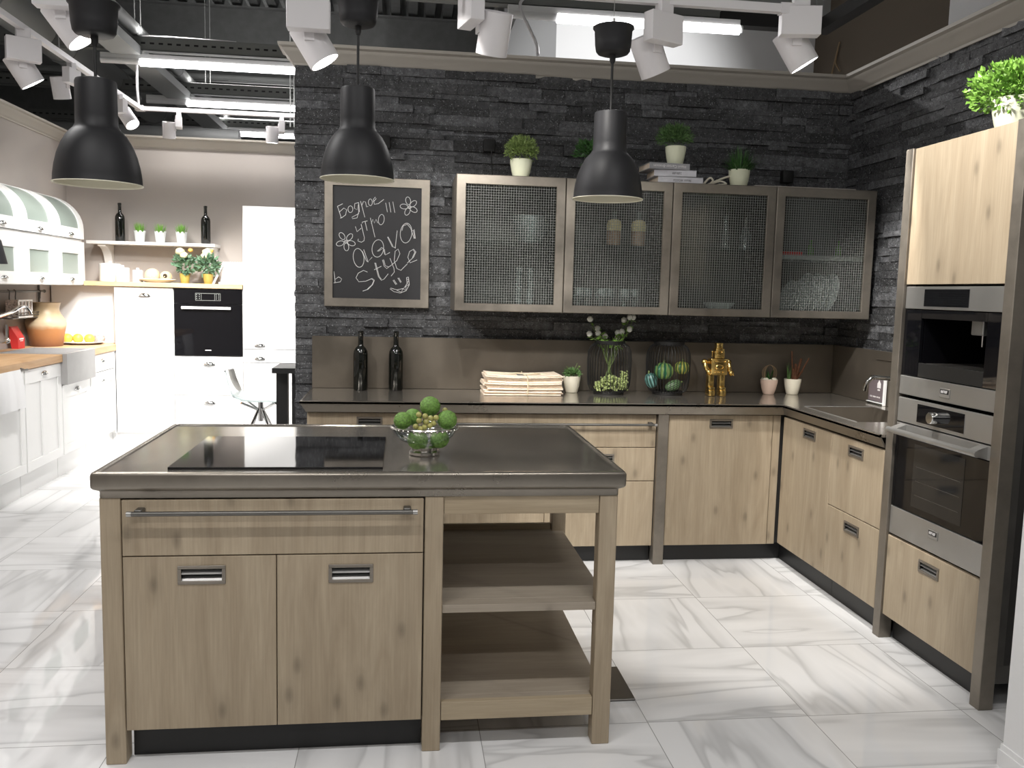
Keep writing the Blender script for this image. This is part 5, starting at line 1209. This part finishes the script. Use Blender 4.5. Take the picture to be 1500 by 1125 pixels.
m = MB(); m.tube([c+Vector((0, 0, .2)), (c.x, c.y, 5.0)], .004, 6); m.part('cord', M_['cord'], t)
# rail with hooks and basket
t = T('utensil_rail', 'dark utensil rail with hooks under the rounded cabinets', 'rail', (-3.1, 7.2, 1.30))
m = MB(); m.tube([(-3.10, 6.3, 1.402), (-3.10, 8.02, 1.402)], .009, 8); m.sph((-3.10, 8.02, 1.402), .014); m.part('bar', M_['steeld'], t)
m = MB(); m.tube([(-3.125, 7.97, 1.46), (-3.125, 7.97, 1.20)], .010, 8); m.part('upright', M_['steeld'], t)
for py in (7.31, 7.42, 7.90): m = MB(); m.tube([(-3.10, py, 1.415), (-3.085, py, 1.405), (-3.09, py, 1.36), (-3.09, py, 1.24 if py < 7.5 else 1.34)], .005, 6); m.part('hook', M_['steeld'], t)
t = T('spice_shelf', 'small dark wire shelf hanging on the utensil rail', 'shelf', (-3.05, 7.38, 1.19))
m = MB(); m.box(-3.11, -2.99, 7.12, 7.66, 1.19, 1.196)
for z in (1.215, 1.235): m.tube([(-3.11, 7.12, z), (-2.99, 7.12, z), (-2.99, 7.66, z), (-3.11, 7.66, z)], .004, 6)
m.part('frame', M_['steeld'], t)
t = T('openwork_canister', 'white openwork canister on the wire shelf', 'canister', (-3.05, 7.36, 1.197))
m = MB(); y0, y1 = 7.24, 7.49
m.box(-3.09, -3.0, y0, y1, 1.197, 1.335); m.part('body', M_['stoneball'], t)
m = MB(); m.box(-2.998, -2.99, y0-.005, y1+.005, 1.325, 1.338); m.box(-2.998, -2.99, y0-.005, y1+.005, 1.196, 1.208)
for k in range(5): y = y0+(y1-y0)*k/4; m.box(-2.998, -2.992, y-.006, y+.006, 1.2, 1.33)
m.part('lattice', M_['white'], t)
c = Vector((-2.98, 7.72, .946)); m = MB()
m.lathe([(0, 0), (.122, 0), (.127, .01), (.135, .08), (.152, .16), (.158, .19), (.150, .22), (.118, .268), (.104, .30), (.106, .33), (.118, .365), (.112, .362), (.098, .325), (.0, .3)], c, 40)
m.thing('terracotta_vase', M_['vase'], 'large banded terracotta vase behind the grey sink', 'vase', sharp=60)
t = T('red_packet', 'red paper packet leaning beside the terracotta vase', 'packet', (-3.06, 7.36, .946))
m = MB(); m.loft([[(-3.04, 7.32, .946), (-3.04, 7.44, .946), (-3.09, 7.44, .946), (-3.09, 7.32, .946)], [(-3.035, 7.31, 1.03), (-3.035, 7.43, 1.03), (-3.10, 7.43, 1.03), (-3.10, 7.31, 1.03)], [(-3.075, 7.27, 1.125), (-3.075, 7.40, 1.125), (-3.085, 7.40, 1.125), (-3.085, 7.27, 1.125)]]); m.part('bag', M_['red'], t)
m = MB(); m.box(-3.0345, -3.034, 7.33, 7.41, 1.018, 1.03); m.box(-3.0345, -3.034, 7.345, 7.40, 1.006, 1.012); m.part('print', M_['label_w'], t)
c = Vector((-2.79, 8.0, .9455)); m = MB(); m.lathe([(0, 0), (.10, 0), (.175, .022), (.172, .025), (.10, .006), (0, .006)], c, 40); m.thing('plate', M_['plate'], 'cream plate of oranges on the light wooden counter', 'plate', sharp=50)
for k, (px, lab) in enumerate(((99, 'orange at the left of the plate'), (113, 'orange in the middle of the plate'), (131, 'orange at the right of the plate'))):
    p = atY(px, 497, 7.97); m = MB(); m.sph((p.x, 7.97+.02*(k % 2), .9525+.043), .043, u=20, v=14); m.thing('orange', M_['orange'], lab, 'orange', 'oranges on the cream plate')
for k, (px, lab, y, r_) in enumerate(((88, 'brown patterned ball between the vase and the oranges', 8.08, .042), (96, 'brown patterned ball behind the left orange', 8.18, .042), (138, 'brown patterned ball behind the right orange', 8.18, .044), (146, 'brown patterned ball rightmost behind the plate', 8.13, .046))):
    p = atY(px, 495, y); m = MB(); m.sph((p.x, y, .9455+r_), r_, u=20, v=14); m.thing('decorative_ball', M_['stoneball'], lab, 'decorative ball', 'patterned balls behind the oranges')
# ---- far run facing us
FY = 8.10
t = T('panel_cabinet', 'tall white panel door beside the black oven', 'cabinet', (-2.3, 8.4, 0)); m = MB(); m.box(-2.545, -2.043, FY+.022, 8.69, .14, 1.458); m.part('carcass', M_['white'], t)
d = shaker(t, 'door', -2.545, -2.045, .145, 1.452, FY, 'Y', flat=True); cup(d, FY, 1.375, -2.287, 'Y', .055); m = MB(); m.box(-2.6, -2.04, 8.14, 8.155, 0, .139); m.part('plinth', M_['white'], t)
t = T('oven_housing', 'white cabinet housing the black oven with a drawer below', 'cabinet', (-1.74, 8.4, 0)); m = MB(); m.box(-2.040, -1.437, FY+.03, 8.69, .14, 1.458); m.part('carcass', M_['white'], t)
d = shaker(t, 'drawer', -2.038, -1.439, .49, .842, FY, 'Y', flat=True); cup(d, FY, .765, -1.735, 'Y', .055); d = shaker(t, 'drawer', -2.038, -1.439, .145, .485, FY, 'Y', flat=True); cup(d, FY, .41, -1.735, 'Y', .055)
m = MB(); m.box(-2.04, -1.437, 8.14, 8.155, 0, .139); m.part('plinth', M_['white'], t)
t = T('oven', 'black glass oven with a white handle in the white kitchen', 'oven', (-1.738, 8.1, .848))
m = MB(); m.box(-2.036, -1.441, FY-.002, FY+.02, .850, 1.318, .001); m.part('door_glass', M_['blackgloss'], t)
m = MB(); m.box(-2.036, -1.441, FY-.002, FY+.02, 1.322, 1.452, .001); m.part('control_panel', M_['blackgloss'], t)
m = MB()
for (a, b, c_, d_) in ((-1.85, -1.63, 1.412, 1.416), (-1.85, -1.63, 1.349, 1.352), (-1.85, -1.847, 1.35, 1.415), (-1.633, -1.63, 1.35, 1.415), (-1.80, -1.797, 1.35, 1.415), (-1.683, -1.68, 1.35, 1.415)): m.box(a, b, FY-.0028, FY-.0018, c_, d_)
for k in range(3):
    for x in (-1.838, -1.815, -1.668, -1.645): m.box(x-.004, x+.004, FY-.0028, FY-.0018, 1.362+k*.018, 1.37+k*.018)
m.part('display_marks', M_['wire'], t)
m = MB(); m.box(-1.965, -1.535, FY-.045, FY-.03, 1.272, 1.295, .003); m.box(-1.95, -1.93, FY-.03, FY, 1.276, 1.29); m.box(-1.57, -1.55, FY-.03, FY, 1.276, 1.29); m.part('handle', M_['white'], t)
m = MB(); m.box(-1.77, -1.716, FY-.003, FY-.002, .897, .904); m.part('maker_mark', M_['label_w'], t)
t = T('tall_cabinet', 'tall white larder cabinet at the edge of the black wall', 'cabinet', (-1.13, 8.4, 0)); m = MB(); m.box(-1.434, -.83, FY+.022, 8.69, .14, 2.205); m.part('carcass', M_['white'], t)
d = shaker(t, 'door', -1.432, -.832, .918, 2.203, FY, 'Y', flat=True); cup(d, FY, .945, -1.287, 'Y', .05); d = shaker(t, 'drawer', -1.432, -.832, .795, .912, FY, 'Y', flat=True); cup(d, FY, .825, -1.287, 'Y', .05)
d = shaker(t, 'drawer', -1.432, -.832, .145, .789, FY, 'Y', flat=True); m = MB(); m.box(-1.434, -.83, 8.14, 8.155, 0, .139); m.part('plinth', M_['white'], t)
m = MB(); m.box(-3.10, -1.437, 8.145, 8.695, 1.460, 1.500, .002); m.box(-2.79, -1.437, 8.075, 8.145, 1.460, 1.500, .002); m.thing('wooden_top', M_['butcher'], 'light wooden top over the black oven', 'worktop')
m = MB(); m.box(-2.885, -1.745, 8.43, 8.695, 1.842, 1.872, .002); t = T('wall_shelf', 'white floating shelf with curved brackets above the oven', 'shelf', (-2.3, 8.6, 1.6)); m.part('board', M_['white'], t)
for bx in (atY(157, 380, 8.6).x, atY(312, 385, 8.6).x):
    m = MB(); P = [(8.695, 1.841), (8.46, 1.841), (8.46, 1.825)]+[(8.46+.19*math.sin(R(a)), 1.62+.205*math.cos(R(a))) for a in range(15, 91, 15)]+[(8.66, 1.57), (8.695, 1.57)]
    m.prism(P, 'x', bx-.035, bx+.035); m.part('bracket', M_['white'], t)
bottle(168, 0, 8.56, 1.8725, 'dark wine bottle at the left end of the white floating shelf', 'dark bottles on the white shelf', 1.04)
bottle(297, 0, 8.56, 1.8725, 'dark wine bottle at the right end of the white floating shelf', 'dark bottles on the white shelf', 1.04)
for px, w_ in ((205, 'left'), (235, 'middle'), (266, 'right')):
    c = Vector((atY(px, 356, 8.55).x, 8.55, 1.8725)); t = T('grass_pot', w_+' white zigzag pot of green grass on the floating shelf', 'potted plant', c, 'grass pots on the white shelf')
    m = MB(); N = 24; rings = []
    for (r_, z, w2) in ((.0, 0, 0), (.04, 0, 0), (.052, .095, .012), (.048, .095, .012), (.044, .08, 0), (0, .08, 0)):
        rings.append([Vector((c.x+r_*math.cos(2*math.pi*k/N), c.y+r_*math.sin(2*math.pi*k/N), c.z+z+(w2 if k % 3 else -w2*.6))) for k in range(N)])
    m.loft(rings, False, False); m.part('pot', M_['plate'], t)
    spiky(c+Vector((0, 0, .08)), 150, .11, .006, 40+px, .45, .04).part('grass', M_['grass'], t, smooth=False)
for px, r_, h, lab in ((162, .095, .165, 'largest white lidded canister on the wooden top'), (180, .058, .128, 'middle white lidded canister on the wooden top'), (202, .043, .108, 'smallest white lidded canister on the wooden top')):
    yy = {162: 8.47, 180: 8.30, 202: 8.30}[px]; c = Vector((atY(px, 412, yy).x, yy, 1.5005)); t = T('canister', lab, 'canister', c, 'white canisters')
    m = MB(); m.lathe([(0, 0), (r_*.97, 0), (r_, .004), (r_, h*.86), (0, h*.86)], c, 32); m.part('body', M_['plate'], t)
    m = MB(); m.lathe([(r_*1.01, h*.865), (r_*1.01, h*.96), (r_*.9, h), (.012, h), (.015, h+.012), (.010, h+.02), (0, h+.02)], c, 32); m.part('lid', M_['plate'], t)
c = Vector((atY(231, 414, 8.32).x, 8.32, 1.5005)); m = MB(); m.lathe([(0, 0), (.10, 0), (.162, .03), (.158, .033), (.1, .006), (0, .006)], c, 40); m.thing('shallow_dish', M_['plate'], 'shallow white dish under the twine balls', 'dish', sharp=50)
for px, r_, lab in ((223, .065, 'large jute twine ball in the white dish'), (243, .053, 'smaller jute twine ball with a dark core hole')):
    p = Vector((atY(px, 400, 8.32).x, 8.32, 1.5075+r_*.93)); t = T('twine_ball', lab, 'twine ball', p, 'jute twine balls'); m = MB(); m.sph(p, r_, r_, r_*.93, 28, 18)
    m.part('winding', M_['twine'], t)
    if px == 243: m = MB(); m.lathe([(0, 0), (.014, 0)], n=16, M=Matrix.Translation(p+Vector((0.006, -r_*.99, .006))) @ Matrix.Rotation(R(90), 4, 'X')); m.tube([p+Vector((.006+.016*math.cos(a), -r_*.98, .006+.016*math.sin(a))) for a in [k*.52 for k in range(12)]], .004, 6, closed=True); m.part('core_hole', M_['soil'], t)
M_['olive'] = plain('olive_pot', (.36, .27, .06), .5); M_['rose'] = plain('cream_rose', (.85, .78, .5), .6); M_['rosey'] = plain('amber_rose', (.8, .45, .1), .6); M_['leafr'] = plain('blue_green_leaf', (.10, .19, .11), .5, var=.3, vs=60)
for px, lab, sd in ((271, 'potted cream rose in an olive pot, left one', 61), (305, 'potted cream rose in an olive pot beside the white ribbed tray', 62)):
    c = Vector((atY(px, 415, 8.30).x, 8.30, 1.5005)); t = T('rose_pot', lab, 'potted plant', c, 'potted roses'); pot_mb(c, .046, .036, .09).part('pot', M_['olive'], t, sharp=50)
    bush(c+Vector((0, 0, .175)), .085, .085, 130, .06, .04, sd, -.9).part('foliage', M_['leafr'], t, smooth=False)
    for j, (dx, dz, r_, mt) in enumerate(((-.03, .285, .042, 'rose'), (.0, .255, .036, 'rose'), (.06, .30, .022, 'rosey'))):
        if sd == 62: dx = (.0, -.02, .035)[j]
        m = MB(); m.sph(c+Vector((dx, -.03, dz)), r_, r_, r_*.8, 14, 9, .12); m.part('bloom', M_[mt], t, sharp=80)
# leaning white ribbed tray
t = T('ribbed_tray', 'white ribbed tray leaning against the wall beside the larder', 'tray', (-1.56, 8.45, 1.5005)); m = MB(); N = 36; x0, x1 = atY(322, 400, 8.4).x, -1.442
for k in range(12):
    xa = x0+(x1-x0)*k/12; xb = xa+(x1-x0)/12*.9
    m.loft([[(xa-.05, 8.30, 1.501), (xb-.05, 8.30, 1.501), (xb-.05, 8.33, 1.501), (xa-.05, 8.33, 1.501)] if k == 0 else [(xa, 8.30, 1.501), (xb, 8.30, 1.501), (xb, 8.33, 1.501), (xa, 8.33, 1.501)], [(xa, 8.52, 1.70), (xb, 8.52, 1.70), (xb, 8.54, 1.69), (xa, 8.54, 1.69)], [((xa+xb)/2-.004, 8.53, 1.712), ((xa+xb)/2+.004, 8.53, 1.712), ((xa+xb)/2+.004, 8.545, 1.705), ((xa+xb)/2-.004, 8.545, 1.705)]])
m.box(x0, x1, 8.34, 8.345, 1.501, 1.52); m.part('ribs', M_['plate'], t)
m = MB(); m.box(-3.128, -2.548, 8.24, 8.26, .945, 1.458); m.thing('corner_panel', M_['white'], 'white corner panel behind the oranges and patterned balls', 'panel')
# ---- bar stool and black table
t = T('bar_chair', 'clear acrylic chair on chrome legs beside the black table', 'chair', (-1.10, 6.9, 0))
PF = [(-1.362, .835), (-1.345, .76), (-1.318, .69), (-1.27, .640), (-1.20, .612), (-1.10, .604), (-1.0, .606), (-.95, .600)]
m = MB(); Wd = [.15, .17, .185, .195, .20, .20, .195, .185]; rows = []
for i, (x, z) in enumerate(PF):
    w = Wd[i]; row = []
    for k in range(9): f = k/8*2-1; row.append((x+(.03*f*f if i < 3 else 0), 6.9+f*w, z+(.018*f*f if i > 2 else 0)))
    rows.append(row+[(a+(.010 if i < 3 else 0), b, c_-(.010 if i >= 3 else 0.0)) for a, b, c_ in row[::-1]])
m.loft(rows); m.part('seat_shell', M_['clearplastic'], t, sharp=50)
m = MB(); m.tube([(-1.095, 6.9, .590), (-1.095, 6.9, .44)], .022, 14); m.part('column', M_['chrome'], t)
m = MB()
for (dx, dy) in ((-.13, -.1), (.13, -.1), (-.13, .1), (.13, .1)): m.tube([(-1.095+dx, 6.9+dy, .594), (-1.095+dx*.15, 6.9+dy*.15, .53)], .010, 8)
m.part('seat_bracket', M_['chrome'], t)
for (dx, dy) in ((-.24, -.22), (.24, -.22), (-.24, .22), (.24, .22)):
    m = MB(); m.tube([(-1.095+dx*.05, 6.9+dy*.05, .54), (-1.095+dx*.25, 6.9+dy*.25, .42), (-1.095+dx, 6.9+dy, 0.008)], .011, 8); m.part('leg', M_['chrome'], t)
t = T('black_table', 'black slab-legged table half hidden by the stone wall', 'table', (-.6, 6.4, 0))
m = MB(); TX = atY(404, 533, 6.4).x; m.box(TX, -.15, 6.2, 6.6, .885, .922, .002); m.part('tabletop', M_['black'], t)
m = MB(); m.box(TX+.002, TX+.083, 6.4, 6.48, 0, .884); m.part('leg', M_['black'], t); m = MB(); m.box(TX+.113, TX+.195, 6.4, 6.48, 0, .884); m.part('leg', M_['black'], t)

# ================================================================== LIGHT
def hall(x, y, e, up=1.3, z=3.43):  # added unseen fill lights, a down and up pair with no fixture
    lamp_area('hall_fill', (x, y, z), 1.4, .09, e)
    lamp_area('hall_fill', (x, y, z+.05), 1.4, .09, e*up, rot=(math.pi, 0, 0))
hall(-1.2, 1.2, 28); hall(1.0, 1.2, 28); hall(-1.2, -1.0, 30); hall(1.0, -1.0, 30)
hall(-5.2, 3.0, 20); hall(-2.1, 3.7, 46, .6)  # second pair added to brighten the floor on the left
for (x, y) in ((-1.6, 8.2), (-1.6, 10), (-1.7, 12), (1.7, 6.24)): lamp_area('tube_glow', (x, y, 3.66), 1.4, .06, 9, rot=(math.pi, 0, 0))
WARM = (1, .965, .92)
spot_lamp('key_spot', (-1.5, 2.6, 2.75), (-.1, 5.1, 1.1), 105, 44, .35, WARM, .04)
spot_lamp('key_spot', (-.05, 3.3, 2.8), (.65, 5.0, 1.5), 90, 36, .4, WARM, .04)
spot_lamp('key_spot', (.2, 2.5, 2.75), (1.15, 4.85, .75), 150, 32, .4, WARM, .04)
spot_lamp('key_spot', (1.1, 2.9, 2.75), (1.75, 4.15, .0), 130, 52, .4, WARM, .04)
spot_lamp('key_spot', (1.2, 2.95, 2.75), (2.55, 3.25, 1.65), 130, 64, .4, WARM, .04)
for (x, y, ax, ay, az, e, an) in ((-1.2, 4.6, -2.55, 7.3, .6, 260, 50), (-1.2, 5.4, -1.7, 8.1, .6, 480, 46), (-1.2, 5.2, -1.15, 8.1, 1.35, 420, 34), (-1.3, 5.6, -2.8, 7.6, 1.7, 120, 40), (-1.8, 6.3, -2.7, 8.1, 1.0, 260, 40)):
    spot_lamp('showroom_spot', (x, y, 2.95), (ax, ay, az), e, an, .4, (1, .97, .94), .12)
w = bpy.data.worlds.new('world'); sc.world = w; w.use_nodes = True
w.node_tree.nodes['Background'].inputs[0].default_value = (.5, .5, .5, 1); w.node_tree.nodes['Background'].inputs[1].default_value = .2
spot_lamp('beyond_spot', (2.2, 7.2, 3.7), (2.2, 9.3, 3.5), 170, 80, .6, (1, 1, 1), .05)
sc.view_settings.view_transform = 'Standard'; sc.view_settings.look = 'None'; sc.view_settings.exposure = 0.12; sc.view_settings.gamma = 1.0; sc.view_settings.use_curve_mapping = False
sc.cycles.use_denoising = True
sc.cycles.max_bounces = 8; sc.cycles.diffuse_bounces = 4; sc.cycles.glossy_bounces = 4; sc.cycles.transparent_max_bounces = 16; sc.cycles.sample_clamp_indirect = 6
